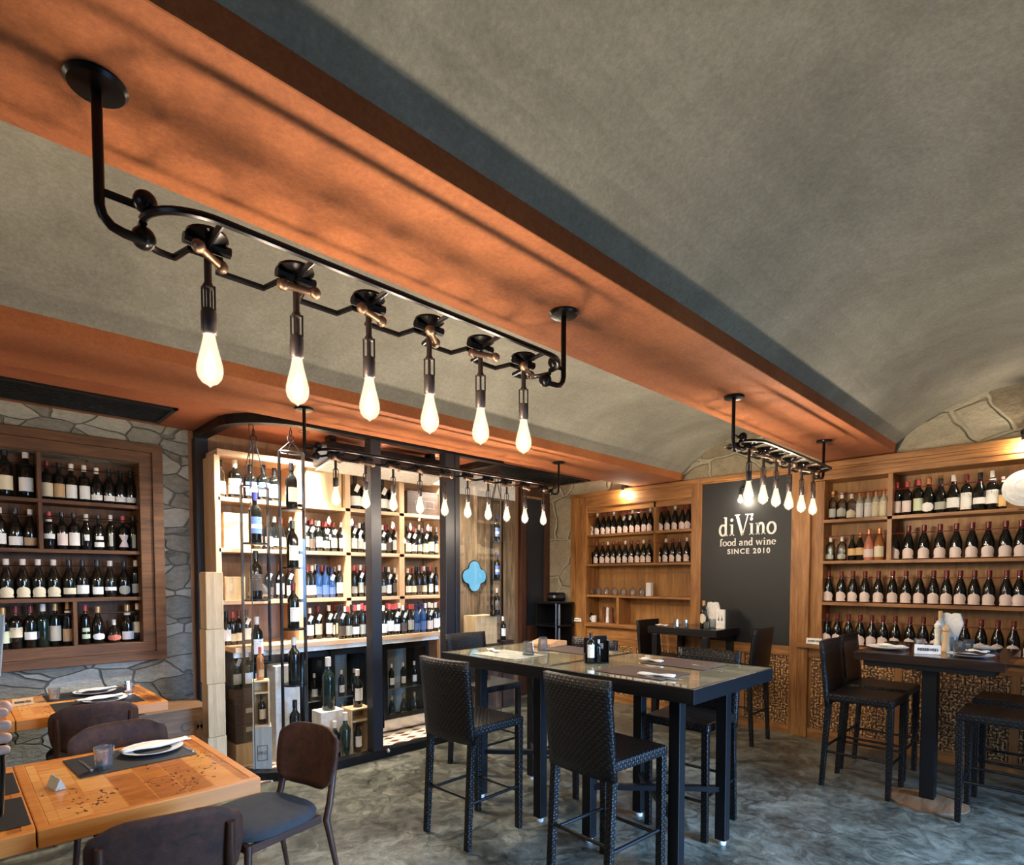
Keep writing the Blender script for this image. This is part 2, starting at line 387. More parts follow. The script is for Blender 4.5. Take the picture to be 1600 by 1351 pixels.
KIDS = {}
def kids(o): return [c for c in o.children]
def dup(root, loc, rz=0, label=None, group=None, scale=None):
    def cp(o, par):
        c = o.copy(); COL.objects.link(c); c.parent = par
        for ch in kids(o): cp(ch, c)
        return c
    r = cp(root, None); r.location = loc; r.rotation_euler = (0, 0, rz)
    if scale: r.scale = (scale, scale, scale) if not isinstance(scale, tuple) else scale
    if label: r['label'] = label
    if group: r['group'] = group
    elif 'group' in r and group == '': del r['group']
    return r
def frame(x0, x1, z0, z1, wd, a0, a1, ax='Y', mb=None):
    """rectangular picture-frame prism in the plane across ax"""
    m = mb or MB()
    for (p, q, r, s_) in ((x0, x0+wd, z0, z1), (x1-wd, x1, z0, z1), (x0+wd, x1-wd, z0, z0+wd), (x0+wd, x1-wd, z1-wd, z1)):
        if ax == 'Y': m.box(p, q, a0, a1, r, s_)
        else: m.box(a0, a1, p, q, r, s_)
    return m
def text(name, body, size, mat, parent, loc, rot, ext=.001, offset=0, align='CENTER', space=1):
    c = bpy.data.curves.new(name, 'FONT'); c.body = body; c.size = size; c.extrude = ext; c.offset = offset
    c.align_x = align; c.align_y = 'CENTER'; c.space_character = space
    o = bpy.data.objects.new(name, c); COL.objects.link(o)
    dg = bpy.context.evaluated_depsgraph_get(); me = bpy.data.meshes.new_from_object(o.evaluated_get(dg))
    bpy.data.objects.remove(o); me.materials.clear(); me.materials.append(M[mat])
    o = bpy.data.objects.new(name, me); COL.objects.link(o); o.location = loc; o.rotation_euler = rot
    if parent: o.parent = parent
    return o
ORD = ['first', 'second', 'third', 'fourth', 'fifth', 'sixth', 'seventh', 'eighth', 'ninth', 'tenth', 'eleventh', 'twelfth', 'thirteenth', 'fourteenth', 'fifteenth', 'sixteenth', 'seventeenth', 'eighteenth', 'nineteenth', 'twentieth']

# ================================================================ SETTING
X0, Y0 = -2.9, -2.9
struct(MB().box(X0, XR+.5, Y0, YL+.3, -.1, 0).build('floor', 'floor'))
# vaulted ceiling between beams (real shells)
def vault(ya, yb, zs, rise):
    c, h = (ya+yb)/2, (yb-ya)/2; R_ = (h*h+rise*rise)/(2*rise); z0 = zs+rise-R_; a = math.asin(h/R_); n = 20
    inn = [(c+R_*sin(-a+2*a*i/n), z0+R_*cos(-a+2*a*i/n)) for i in range(n+1)]
    out = [(c+(R_+.08)*sin(-a+2*a*i/n), z0+(R_+.08)*cos(-a+2*a*i/n)) for i in range(n+1)]
    m = MB()
    for i in range(n): m.prism([inn[i], inn[i+1], out[i+1], out[i]], X0, XR+.02, 'X')
    return m
cl = vault(-.41, B1[0], ZV, .345); struct(cl.build('ceiling', 'vault', None, True))
struct(vault(B1[1], B2[0], ZV, .33).build('ceiling', 'vault', None, True))
struct(vault(Y0+.4, -1.0, ZV, .33).build('ceiling', 'vault', None, True))
def beam(y0, y1): return struct(MB().box(X0, XR, y0, y1, ZB, ZV+.25).build('ceiling', 'beam', None, False, .006))
beam(*B1); beam(*B2); beam(-1.0, -.41); beam(Y0, Y0+.4)
struct(MB().box(X0, XR+.3, B2[1], YL+.1, ZS, ZS+.15).build('ceiling', 'soffit'))
# left wall (stone) with a niche cut in it : built from four slabs round the opening
NX0, NX1, NZ0, NZ1 = -1.25, 1.155, 1.06, 2.52
m = MB(); m.box(X0, NX0, YL, YL+.3, 0, ZS); m.box(NX1, 1.52, YL, YL+.3, 0, ZS)
m.box(NX0, NX1, YL, YL+.3, 0, NZ0); m.box(NX0, NX1, YL, YL+.3, NZ1, ZS); m.box(NX0, NX1, YL+.26, YL+.3, NZ0, NZ1)
struct(m.build('wall_left', 'stone_l'))
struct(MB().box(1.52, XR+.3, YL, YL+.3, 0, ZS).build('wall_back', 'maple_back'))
# right wall : stone lunettes above the shelves, stone corner pier
struct(MB().box(XR+.32, XR+.5, Y0, YL+.3, 0, 3.4).build('wall_right', 'stone_r'))
m = MB(); m.box(XR+.0, XR+.32, 5.06, YL, 0, ZS); m.box(XR+.02, XR+.32, Y0, 5.06, 2.70, 3.4)
struct(m.build('wall_right', 'stone_r'))
# rear walls with street windows
def wallwin(nm, ax, c0, c1, a0, a1, w0, w1, z0, z1):
    m = MB()
    for p, q, r, s_ in ((a0, w0, 0, 3.4), (w1, a1, 0, 3.4), (w0, w1, 0, z0), (w0, w1, z1, 3.4)):
        if ax == 'Y': m.box(p, q, c0, c1, r, s_)
        else: m.box(c0, c1, p, q, r, s_)
    struct(m.build(nm, 'vault'))
wallwin('wall_front', 'Y', Y0-.15, Y0, X0, XR+.5, 2.0, 4.8, .35, 2.5)
wallwin('wall_near', 'X', X0-.15, X0, Y0, YL+.3, -.7, 1.1, .35, 2.55)
for i, (a, ax) in enumerate((((2.0, 4.8, .35, 2.5), 'Y'), ((-.7, 1.1, .35, 2.55), 'X'))):
    c0 = Y0 if ax == 'Y' else X0
    fr = struct(frame(a[0], a[1], a[2], a[3], .06, c0-.11, c0-.05, ax).build('window_%d' % (i+1), 'blackmat'))
    mm = (a[0]+a[1])/2
    (MB().box(mm-.02, mm+.02, c0-.10, c0-.06, a[2], a[3]) if ax == 'Y' else MB().box(c0-.10, c0-.06, mm-.02, mm+.02, a[2], a[3])).build('mullion', 'blackmat', fr)

# soffit grilles
def grille(x0, x1, y0, y1, lab):
    t = thing('ceiling_grille', lab, 'air vent', ((x0+x1)/2, (y0+y1)/2, ZS))
    hx, hy = (x1-x0)/2, (y1-y0)/2
    MB().box(-hx, hx, -hy, hy, -.004, 0).build('backing', 'blackmat', t)
    frame(-hx, hx, -hy, hy, .03, -.012, -.004, 'Z').b.free() if False else None
    m = MB()
    for p, q, r, s_ in ((-hx, hx, -hy, -hy+.03), (-hx, hx, hy-.03, hy), (-hx, -hx+.03, -hy, hy), (hx-.03, hx, -hy, hy)): m.box(p, q, r, s_, -.014, -.004)
    m.build('frame', 'black', t)
    m = MB(); n = int(hy*2/.05)
    for k in range(1, n): y = -hy+k*2*hy/n; m.box(-hx+.03, hx-.03, y-.004, y+.004, -.012, -.004)
    m.build('slats', 'black', t); return t
grille(-1.6, 1.28, 4.84, 5.38, 'long black air grille in the terracotta soffit above the left bottle niche')
grille(4.35, 6.0, 4.66, 5.2, 'black air grille in the terracotta soffit at the far room corner')

# ================================================================ BOTTLES
PROF = {  # unit: 750 ml bottle, height .30
 'bordeaux': [(0, .0), (.034, .0), (.0375, .006), (.0375, .185), (.033, .205), (.018, .225), (.0145, .235), (.0145, .30), (0, .30)],
 'burgundy': [(0, .0), (.037, .0), (.041, .006), (.041, .150), (.036, .175), (.022, .215), (.0155, .245), (.0145, .30), (0, .30)],
 'champagne': [(0, .0), (.040, .0), (.044, .006), (.044, .140), (.039, .170), (.024, .215), (.017, .240), (.017, .300), (0, .302)],
 'flask': [(0, .0), (.040, .0), (.044, .006), (.044, .150), (.040, .172), (.018, .190), (.0145, .20), (.0145, .255), (0, .255)],
 'slim': [(0, .0), (.030, .0), (.033, .006), (.033, .20), (.029, .222), (.015, .240), (.013, .25), (.013, .31), (0, .31)],
 'squat': [(0, .0), (.050, .0), (.056, .010), (.058, .07), (.048, .12), (.020, .155), (.015, .17), (.015, .215), (0, .215)],
}
RB = {'bordeaux': .0375, 'burgundy': .041, 'champagne': .044, 'flask': .044, 'slim': .033, 'squat': .058}
def labelpatch(r, z0, z1, half, shape, n=8, m_=10):
    """curved label on the side of a bottle, centred on -Y"""
    def wz(t):
        if shape == 'rect': return 1
        if shape == 'dome':
            if t < .10: return 1.0
            if t < .20: return .82
            if t < .45: return .84+.14*sin(pi*(t-.20)/.5)
            return max(.07, .98*math.sqrt(max(0, 1-((t-.45)/.44)**2)))
        if shape == 'oval': return max(.05, math.sqrt(max(0, 1-(2*t-1)**2)))
        if shape == 'glass': return .35+.65*abs(2*t-1)
        if shape == 'strip': return .35
        return 1
    mb = MB()
    def f(i, j):
        a = -pi/2+(i*2-1)*half*wz(j); return (r*cos(a), r*sin(a), z0+(z1-z0)*j)
    mb.grid(f, n, 22 if shape == 'dome' else m_); return mb
PRO = {}
def proto(kind, glass, cap, lab, shape, lz=(.03, .12), tagged=False, extra=None, half=1.15):
    key = (kind, glass, cap, lab, shape, lz, tagged, extra, half)
    if key in PRO: return PRO[key]
    P_ = PROF[kind]; r = RB[kind]; H_ = P_[-1][1]
    parts = []
    def mk(mb, name, mat, smooth=True, loc=None):
        o = mb.build(name, mat, None, smooth); me = o.data; bpy.data.objects.remove(o); return (name, me)
    body = mk(MB().lathe(P_, 14), 'bottle', glass)
    rn = P_[-2][0]
    if cap: parts.append(mk(MB().lathe([(rn+.0005, H_-.05), (rn+.0018, H_-.049), (rn+.0018, H_+.001), (rn-.002, H_+.003), (0, H_+.003)], 12), 'capsule', cap))
    if lab: parts.append(mk(labelpatch(r+.0007, lz[0], lz[1], half, shape), 'front_label', lab))
    if extra == 'stripe': parts.append(mk(labelpatch(r+.0012, lz[0]+.03, lz[0]+.055, half, 'rect', 8, 2), 'label_band', 'l_cream'))
    if extra == 'neck': parts.append(mk(labelpatch(rn+.0060, H_-.085, H_-.06, 1.4, 'rect', 6, 3), 'neck_label', 'l_white'))
    if extra == 'two': parts.append(mk(labelpatch(r+.0007, lz[1]+.02, lz[1]+.05, .8, 'rect', 6, 3), 'upper_label', lab))
    if tagged:
        mt = Matrix.Translation((-.004, -(r+.004), H_-.10)) @ Matrix.Rotation(.45, 4, 'Y')
        parts.append(mk(MB().box(-.016, .016, -.0006, .0006, -.028, .028, mt), 'price_tag', 'paper', False))
    PRO[key] = (body, parts); return PRO[key]
def bottle(pr, loc, rz, label, group=None, scale=1.0, name='wine_bottle', cat='bottle', sz=None):
    (bn, bm), parts = pr
    o = bpy.data.objects.new(name, bm); COL.objects.link(o); o.location = loc; o.rotation_euler = (0, 0, rz)
    o.scale = (scale, scale, sz or scale); tag(o, label, cat, group)
    for n, me in parts:
        c = bpy.data.objects.new(n, me); COL.objects.link(c); c.parent = o
    return o
PERP = -pi/2     # bottles on the right wall face -X
def row(specs, ax, c, z, where, group, face=0, names=None, vis=901, cen=0):
    """specs: (u, proto, scale, description)"""
    n = len(specs)
    for i, (u, pr, sc, ds) in enumerate(specs):
        p = at(u, vis, ax, c); p.z = z
        if i == 0 and n > 1: o_ = 'leftmost'
        elif i == n-1 and n > 1: o_ = 'rightmost'
        else: o_ = ORD[i] + ' from left'
        bottle(pr, p, face+random.uniform(-.12, .12), '%s, %s %s' % (ds, o_, where if len((ds+o_+where).split()) < 15 else where.replace('the ', '')), group, sc)

# ---------------- left niche cabinet
nc = thing('wall_niche_cabinet', 'brown oak framed bottle niche set in the grey stone wall', 'shelf', (0, YL, 0))
fx1 = at(252, 697, 'Y', YL-.02).x; fz1 = at(252, 697, 'Y', YL-.02).z; fz0 = at(258, 1028, 'Y', YL-.02).z
sh = [at(218, 790, 'Y', YL).z, at(220, 861, 'Y', YL).z, at(221, 932, 'Y', YL).z, at(225, 1002, 'Y', YL).z]
ox1 = at(219, 860, 'Y', YL).x; oz1 = at(218, 724, 'Y', YL).z; NL = -1.2
frame(NL-.14, fx1, fz0, fz1, .07, -.05, .0).build('outer_frame', 'niche', nc, False, .005)
m = MB(); m.box(NL-.07, fx1-.07, -.03, 0, oz1, fz1-.07); m.box(NL-.07, fx1-.07, -.03, 0, fz0+.07, sh[3]); m.box(ox1, fx1-.07, -.03, 0, sh[3], oz1); m.box(NL-.07, NL, -.03, 0, sh[3], oz1)
m.build('inner_frame', 'niche', nc, False, .004)
MB().box(NL, NX1-.002, .235, .25, NZ0+.002, NZ1-.002).build('back_panel', 'niche_z', nc)
for k in range(4):
    MB().box(NL, ox1+.0, 0, .234, sh[k]-.028, sh[k]).build('shelf_board', 'niche', nc, False, .002)
m = MB().box(ox1, NX1-.004, 0, .234, NZ0+.004, NZ1-.004); m.build('side_board', 'niche_z', nc)
dX = at(63, 790, 'Y', YL).x; dX2 = at(118, 970, 'Y', YL).x
MB().box(dX-.012, dX+.012, 0, .234, sh[0], oz1).build('divider', 'niche_z', nc)
MB().box(dX-.012, dX+.012, 0, .234, sh[1], sh[0]-.028).build('divider', 'niche_z', nc)
MB().box(dX2-.012, dX2+.012, 0, .234, sh[3], sh[2]-.028).build('divider', 'niche_z', nc)
for k in range(4):
    MB().tube([(NL, .03, sh[k]+.245), (ox1, .03, sh[k]+.245)], .004, 6).build('guard_rod', 'black', nc)
mag = lambda lab, cap='blackcap': proto('bordeaux', 'bg', cap, lab, 'rect', (.045, .13))
D = 'dark wine bottle with '
NCZ = YL+.12
r1 = [(-60, mag('l_white'), 1.22, 'magnum with white label'), (-22, mag('l_cream'), 1.22, 'magnum with cream label'), (13, mag('l_cream'), 1.22, 'magnum with wide cream label'), (46, mag('l_white', 'whitecap'), 1.2, 'magnum with white label and pale cap')]
r1 += [(u, proto('bordeaux', 'bg', cp, lb, 'rect', (.03, .135)), .98, D+ds) for u, cp, lb, ds in ((78, 'redcap', 'l_cream', 'tall cream label'), (97, 'blackcap', 'l_tan', 'tall tan label'), (116, 'whitecap', 'l_white', 'tall white label'), (136, 'whitecap', 'l_white', 'tall white label'))]
r1 += [(u, proto('burgundy', 'bg', cp, 'l_white', 'rect', (.03, .075)), .95, D+'low white label') for u, cp in ((155, 'whitecap'), (174, 'blackcap'), (192, 'blackcap'), (208, 'blackcap'))]
row(r1, 'Y', NCZ, sh[0], 'on the top niche shelf', 'bottles on the top niche shelf')
r2 = [(-30, proto('bordeaux', 'bg', 'blackcap', 'l_white', 'rect', (.03, .10)), .98, D+'white label'), (2, proto('bordeaux', 'bg', 'whitecap', 'l_white', 'rect', (.03, .11)), .98, D+'white label'),
 (27, proto('burgundy', 'bg', 'blackcap', 'l_white', 'rect', (.025, .09), half=1.4), .98, D+'wide white label'), (50, proto('burgundy', 'bg', 'whitecap', 'l_tan', 'rect', (.025, .085)), .98, D+'tan label'),
 (79, proto('bordeaux', 'bg', 'redcap2', 'l_white', 'rect', (.085, .125), extra='neck'), .95, 'red-capped bottle with short label'), (99, proto('bordeaux', 'bg', 'blackcap', 'l_pink', 'rect', (.035, .13)), .95, D+'tall pinkish label'),
 (118, proto('bordeaux', 'bg', 'blackcap', 'l_white', 'rect', (.035, .14)), .96, D+'tall white label'), (137, proto('burgundy', 'bg', 'whitecap', 'l_white', 'strip', (.08, .13)), .94, D+'small broken label'),
 (156, proto('bordeaux', 'bg', 'blackcap', 'l_white', 'rect', (.03, .07), extra='two'), .95, D+'two stacked white labels'), (175, proto('slim', 'bg', 'whitecap', 'l_grey', 'strip', (.04, .15)), .93, D+'narrow grey label'),
 (194, proto('bordeaux', 'bg', 'redcap2', 'l_pink', 'glass', (.035, .14)), .95, 'red-capped bottle with hourglass label'), (210, proto('slim', 'bg', 'blackcap', 'l_grey', 'strip', (.03, .15)), .93, D+'narrow pale label')]
row(r2, 'Y', NCZ, sh[1], 'on the second niche shelf', 'bottles on the second niche shelf')
r3 = [(u, proto('champagne', 'bg', 'whitecap', 'l_cream', 'dome', (.012, .10)), .97, 'dark bottle with domed cream label') for u in (-20, 10, 36, 60, 84)]
r3 += [(108, proto('champagne', 'bg', 'blackcap', 'l_cream', 'rect', (.03, .08)), .97, D+'cream label'), (129, proto('burgundy', 'bg', 'blackcap', 'l_white', 'rect', (.03, .10), half=1.35), .98, D+'square white label'), (152, proto('champagne', 'bg', 'blackcap', 'l_white', 'rect', (.025, .085), half=.9), .98, D+'small white label'),
 (172, proto('champagne', 'bg', 'whitecap', 'l_white', 'rect', (.055, .085)), .96, D+'thin white label band'), (194, proto('champagne', 'bg', 'blackcap', 'l_grey', 'oval', (.02, .10)), .94, D+'silvery crest label'), (212, proto('slim', 'bg', 'whitecap', 'l_grey', 'rect', (.03, .11)), .96, 'slim bottle with greyish label')]
row(r3, 'Y', NCZ, sh[2], 'on the third niche shelf', 'bottles on the third niche shelf')
r4 = [(-15, mag('l_grey'), 1.0, D+'grey label'), (2, mag('l_green', 'goldcap'), 1.02, D+'greenish label'), (22, proto('bordeaux', 'bg', 'redcap', 'l_cream', 'rect', (.08, .15)), 1.05, D+'cream label'), (45, proto('bordeaux', 'bg', 'redcap', 'l_white', 'rect', (.06, .115)), 1.05, D+'white label'),
 (65, proto('bordeaux', 'bgreen', 'whitecap', None, 'rect'), 1.08, 'unlabelled green-black bottle'), (84, proto('slim', 'bg', 'goldcap', 'l_cream', 'rect', (.04, .15), half=1.3), 1.05, D+'gold cap, cream label'), (104, proto('slim', 'bg', 'goldcap', 'l_tan', 'rect', (.03, .12), extra='neck', half=1.3), 1.08, 'tan-labelled bottle'),
 (131, proto('slim', 'bg', 'redcap2', 'l_green', 'rect', (.045, .08), extra='two', half=.9), 1.0, 'red-topped bottle with two yellow labels'), (151, proto('champagne', 'bg', 'goldcap', 'l_white', 'oval', (.03, .085)), .97, 'bottle with oval white label'), (176, proto('squat', 'bg', 'whitecap', 'l_red', 'oval', (.02, .075)), .85, 'squat bottle with oval red label'),
 (197, proto('champagne', 'bg', 'goldcap', 'l_white', 'rect', (.02, .085), extra='neck'), 1.0, D+'white label and neck medallion'), (213, proto('slim', 'bg', 'whitecap', 'l_cream', 'rect', (.07, .16)), 1.0, 'slim bottle with tall cream label')]
row(r4, 'Y', NCZ, sh[3], 'on the bottom niche shelf', 'bottles on the bottom niche shelf')

# ---------------- right wall: left display rack
def Yr(u, v=901, x=XR): return at(u, v, 'X', x).y
def Zr(u, v, x=XR): return at(u, v, 'X', x).z
XB = XR+.27
dl = thing('oak_display_rack', 'golden oak wall rack left of the blackboard with wicker panels below', 'shelf', (XR, 0, 0))
yl0, yl1 = 3.16, 5.055; oy1 = Yr(917); oy0 = Yr(1080)
zt = 2.695; zo = Zr(920, 794)
zs = [Zr(918.6, 836), Zr(918.6, 881), Zr(914.6, 928.6), Zr(914, 971)]
MB().box(-.02, .31, oy1, yl1, .0, zt).build('stile', 'oak', dl, False, .004)
MB().box(-.02, .31, yl0, oy0, .0, zt).build('stile', 'oak', dl, False, .004)
MB().box(-.02, .31, oy0, oy1, zo, zt).build('top_rail', 'oak_y', dl, False, .004)
MB().box(-.045, -.02, yl0, yl1, zt-.05, zt).build('cornice', 'oak_y', dl, False, .006)
MB().box(.0, .04, oy0, oy1, zo-.07, zo).build('inner_rail', 'oak_y', dl)
MB().box(.27, .29, oy0, oy1, .9, zo).build('back_panel', 'oak_back', dl)
for z in zs[:3]: MB().box(.0, .27, oy0, oy1, z-.028, z).build('shelf_board', 'oak_y', dl, False, .002)
MB().box(-.05, .27, oy0, oy1, zs[3]-.05, zs[3]).build('counter_board', 'oak_y', dl, False, .004)
dv = Yr(1022); MB().box(.0, .27, dv-.012, dv+.012, zs[1], zo).build('divider', 'oak', dl)
dv2 = Yr(965); MB().box(.0, .27, dv2-.02, dv2+.02, zs[3], zs[2]-.028).build('divider', 'oak', dl)
for z in (zs[0]+.24, zs[1]+.24): MB().tube([(.02, oy0, z), (.02, oy1, z)], .004, 6).build('guard_rod', 'redcap', dl)
for z in (Zr(918, 894.5), Zr(918, 941)): MB().box(.25, .27, oy0, oy1, z-.01, z+.004).build('back_batten', 'oak_y', dl)
MB().box(.0, .30, oy0, oy1, 0, .10).build('plinth', 'oak_y', dl)
MB().box(.0, .06, oy0, oy1, .73, zs[3]-.05).build('lower_rail', 'oak_y', dl)
def weave(y0, y1, z0, z1, par, x=0.0, cell=.052):
    MB().box(x+.012, x+.03, y0, y1, z0, z1).build('wicker_backing', 'bamboo_d', par)
    m = MB(); ny = int((y1-y0)/cell); nz = int((z1-z0)/cell)
    cy_, cz_ = (y1-y0)/ny, (z1-z0)/nz
    for i in range(ny):
        for j in range(nz):
            a, b = y0+i*cy_, z0+j*cz_; h = (i+j) % 2
            for k in (0, 1):
                d = random.uniform(0, .004)
                if h: m.box(x+d, x+.012, a-.004, a+cy_+.004, b+cz_*(.08+.5*k), b+cz_*(.40+.5*k))
                else: m.box(x+d, x+.012, a+cy_*(.08+.5*k), a+cy_*(.40+.5*k), b-.004, b+cz_+.004)
    m.build('wicker_panel', 'bamboo', par)
mid = (oy0+oy1)/2
MB().box(-.005, .06, mid-.03, mid+.03, .10, .73).build('lower_stile', 'oak', dl)
weave(oy0, mid-.03, .10, .73, dl); weave(mid+.03, oy1, .10, .73, dl)
pinkb = proto('burgundy', 'bg', 'redcap', 'l_pink', 'dome', (.012, .11))
whtb = proto('burgundy', 'bg', 'whitecap', 'l_pink', 'dome', (.012, .11))
domes = 'dark bottle with white domed label'
XBt = XR+.12
row([(u, proto('burgundy', 'bg', 'redcap' if i % 3 else 'whitecap', 'l_pink', 'dome', (.012, .11), tagged=(i in (5, 6))), .96, domes) for i, u in enumerate((933.3, 942.6, 950.6, 958.6, 968.4, 977.8, 987.4, 996.7, 1006.6, 1015.3, 1032, 1042.5, 1053.7, 1065.2, 1074.5))], 'X', XBt, zs[0], 'on top shelf left of blackboard', 'domed-label bottles on the top shelf', PERP)
row([(u, whtb if i % 3 == 0 else pinkb, .96, domes) for i, u in enumerate((922.6, 932, 941.3, 949.8, 958.6, 968, 977, 986.6, 996.4, 1005.2, 1014, 1029, 1040, 1050.5, 1061, 1073))], 'X', XBt, zs[1], 'on second shelf left of blackboard', 'domed-label bottles on the second shelf', PERP)
# ring-shaped white ornament
o = thing('ring_ornament', 'white ring ornament on the top shelf beside the leftmost bottle', 'ornament', (XR+.10, Yr(922.5, 901, XR+.1), zs[0]))
MB().box(-.015, .015, -.035, .035, 0, .05).build('base', 'white', o, False, .004)
MB().tube([(0, .035*cos(a), .085+.035*sin(a)) for a in [2*pi*i/16 for i in range(16)]], .010, 8, True).build('ring', 'white', o, True)
# upside-down wine glasses
wg = thing('wine_glass', '', 'glass', (0, 0, 0))
MB().lathe([(.033, 0), (.040, .03), (.040, .055), (.030, .085), (.006, .105), (.0045, .11)], 16).build('bowl', 'tumbler', wg, True)
MB().lathe([(.0045, .105), (.0038, .15), (.005, .178)], 8).build('stem', 'tumbler', wg, True)
MB().lathe([(.005, .176), (.033, .182), (.033, .184), (0, .185)], 16).build('foot', 'tumbler', wg, True)
for i, u in enumerate((924, 935.4, 948, 961, 974.6, 988.7, 1003)):
    loc = (XR+.12, Yr(u, 901, XR+.12), zs[2]); lb = 'upturned wine glass, %s in the row below the bottles' % (['leftmost', 'second from left', 'third from left', 'middle one', 'fifth from left', 'sixth from left', 'rightmost'][i])
    if i == 0: wg.location = loc; wg['label'] = lb; wg['group'] = 'upturned wine glasses on the oak rack'; W0 = wg
    else: dup(W0, loc, 0, lb)
tag(MB().box(-.03, .03, -.035, .035, 0, .165).build('candle_box', 'white', None, False, .004), 'white box at the right end of the upturned glasses', 'box').location = (XR+.12, Yr(1015, 901, XR+.12), zs[2])
bottle(proto('squat', 'bg', 'redcap', 'l_dark', 'rect', (.02, .06)), (XR+.10, Yr(922, 901, XR+.1), zs[3]), PERP, 'small dark liqueur bottle on the lowest oak shelf beside white mug', None, .85, 'liqueur_bottle')
mg = thing('mug', 'white mug on the lowest oak shelf beside small dark bottle', 'mug', (XR+.06, Yr(928.5, 901, XR+.06), zs[3]))
MB().lathe([(0, 0), (.032, 0), (.036, .01), (.036, .085), (.032, .085), (.031, .012), (0, .01)], 16).build('cup', 'white', mg, True)
MB().tube([(0, .034, .02), (0, .058, .03), (0, .062, .05), (0, .034, .068)], .005, 6).build('handle', 'white', mg, True)
def grinder(loc, mat, label, h=.20, sc=1.0, cat='pepper mill', nm='pepper_grinder'):
    t = thing(nm, label, cat, loc)
    MB().lathe([(0, 0), (.026, 0), (.027, .02), (.018, h*.45), (.023, h*.72), (0, h*.73)], 14).build('body', mat, t, True)
    MB().lathe([(0, h*.73), (.018, h*.735), (.024, h*.80), (.022, h*.88), (.010, h*.92), (.012, h*.97), (0, h)], 14).build('head', mat, t, True)
    t.scale = (sc, sc, sc); return t
for u, mt, lb in ((944, 'dgrinder', 'dark red-brown pepper mill left of the white one on the oak rack'), (950, 'white', 'white pepper mill between two dark ones on the oak rack'), (956.5, 'dgrinder', 'dark red-brown pepper mill right of the white one on the oak rack')):
    grinder((XR+.10, Yr(u, 901, XR+.1), zs[3]), mt, lb, .21)
# reserved card holder on the ledge
def reserved(loc, rz, label, sc=1.0, mat='paper'):
    t = thing('reserved_sign', label, 'sign', loc, rz); t.scale = (sc,)*3
    MB().prism([(-.022, 0), (.022, 0), (.002, .05), (-.002, .05)], -.06, .06, 'X').build('card', mat, t)
    text('lettering', 'RESERVED', .021, 'blackmat', t, (0, -.0135, .024), (rad(68), 0, 0), .0006, .0006)
    return t

# ---------------- blackboard
bb = thing('blackboard', 'tall blackboard with white restaurant lettering framed in golden oak', 'blackboard', (XR, 0, 0))
by1, by0 = 3.16, Yr(1236); bz1, bz0 = Zr(1100, 757), Zr(1220, 1008)
MB().box(.0, .03, by0, by1, bz0, bz1).build('board', 'slate', bb)
MB().box(-.02, .30, by0-.08, by0, 0, zt).build('frame_post', 'oak', bb, False, .004)
MB().box(-.02, .30, by0, by1, bz1, zt).build('frame_top', 'oak_y', bb, False, .004)
MB().box(-.02, .05, by0, by1, bz0-.10, bz0).build('frame_bottom', 'oak_y', bb, False, .004)
MB().box(-.045, -.02, by0-.08, by1, zt-.05, zt).build('cornice', 'oak_y', bb, False, .006)
MB().box(.0, .05, by0, by1, .80, bz0-.10).build('apron_rail', 'oak_y', bb)
MB().box(.0, .05, by0, by1, 0, .10).build('plinth', 'oak_y', bb)
ym = (by0+by1)/2
MB().box(-.01, .05, ym-.03, ym+.03, .10, .80).build('lower_stile', 'oak', bb)
weave(by0, ym-.03, .10, .80, bb); weave(ym+.03, by1, .10, .80, bb)
# serif lettering drawn as strokes: x right, y up, x-height 1
def arc(cx_, cy_, rx, ry, a0, a1, n=18): return [(cx_+rx*cos(rad(a0+(a1-a0)*i/n)), cy_+ry*sin(rad(a0+(a1-a0)*i/n))) for i in range(n+1)]
def stroke(m, pts, w0, ox, oy, sc, thin=None):
    """stroke with stress: vertical directions thick, horizontal thin"""
    thin = thin or w0*.55; L_, R2 = [], []
    for i, p in enumerate(pts):
        a = pts[max(0, i-1)]; b = pts[min(len(pts)-1, i+1)]; dx, dy = b[0]-a[0], b[1]-a[1]; l = math.hypot(dx, dy) or 1
        dx /= l; dy /= l; wd = thin+(w0-thin)*abs(dy); L_.append((p[0]-dy*wd/2, p[1]+dx*wd/2)); R2.append((p[0]+dy*wd/2, p[1]-dx*wd/2))
    for i in range(len(pts)-1):
        q = [L_[i], L_[i+1], R2[i+1], R2[i]]
        m.prism([(-(ox+x*sc), oy+y*sc) for x, y in q], -.003, 0, 'X')
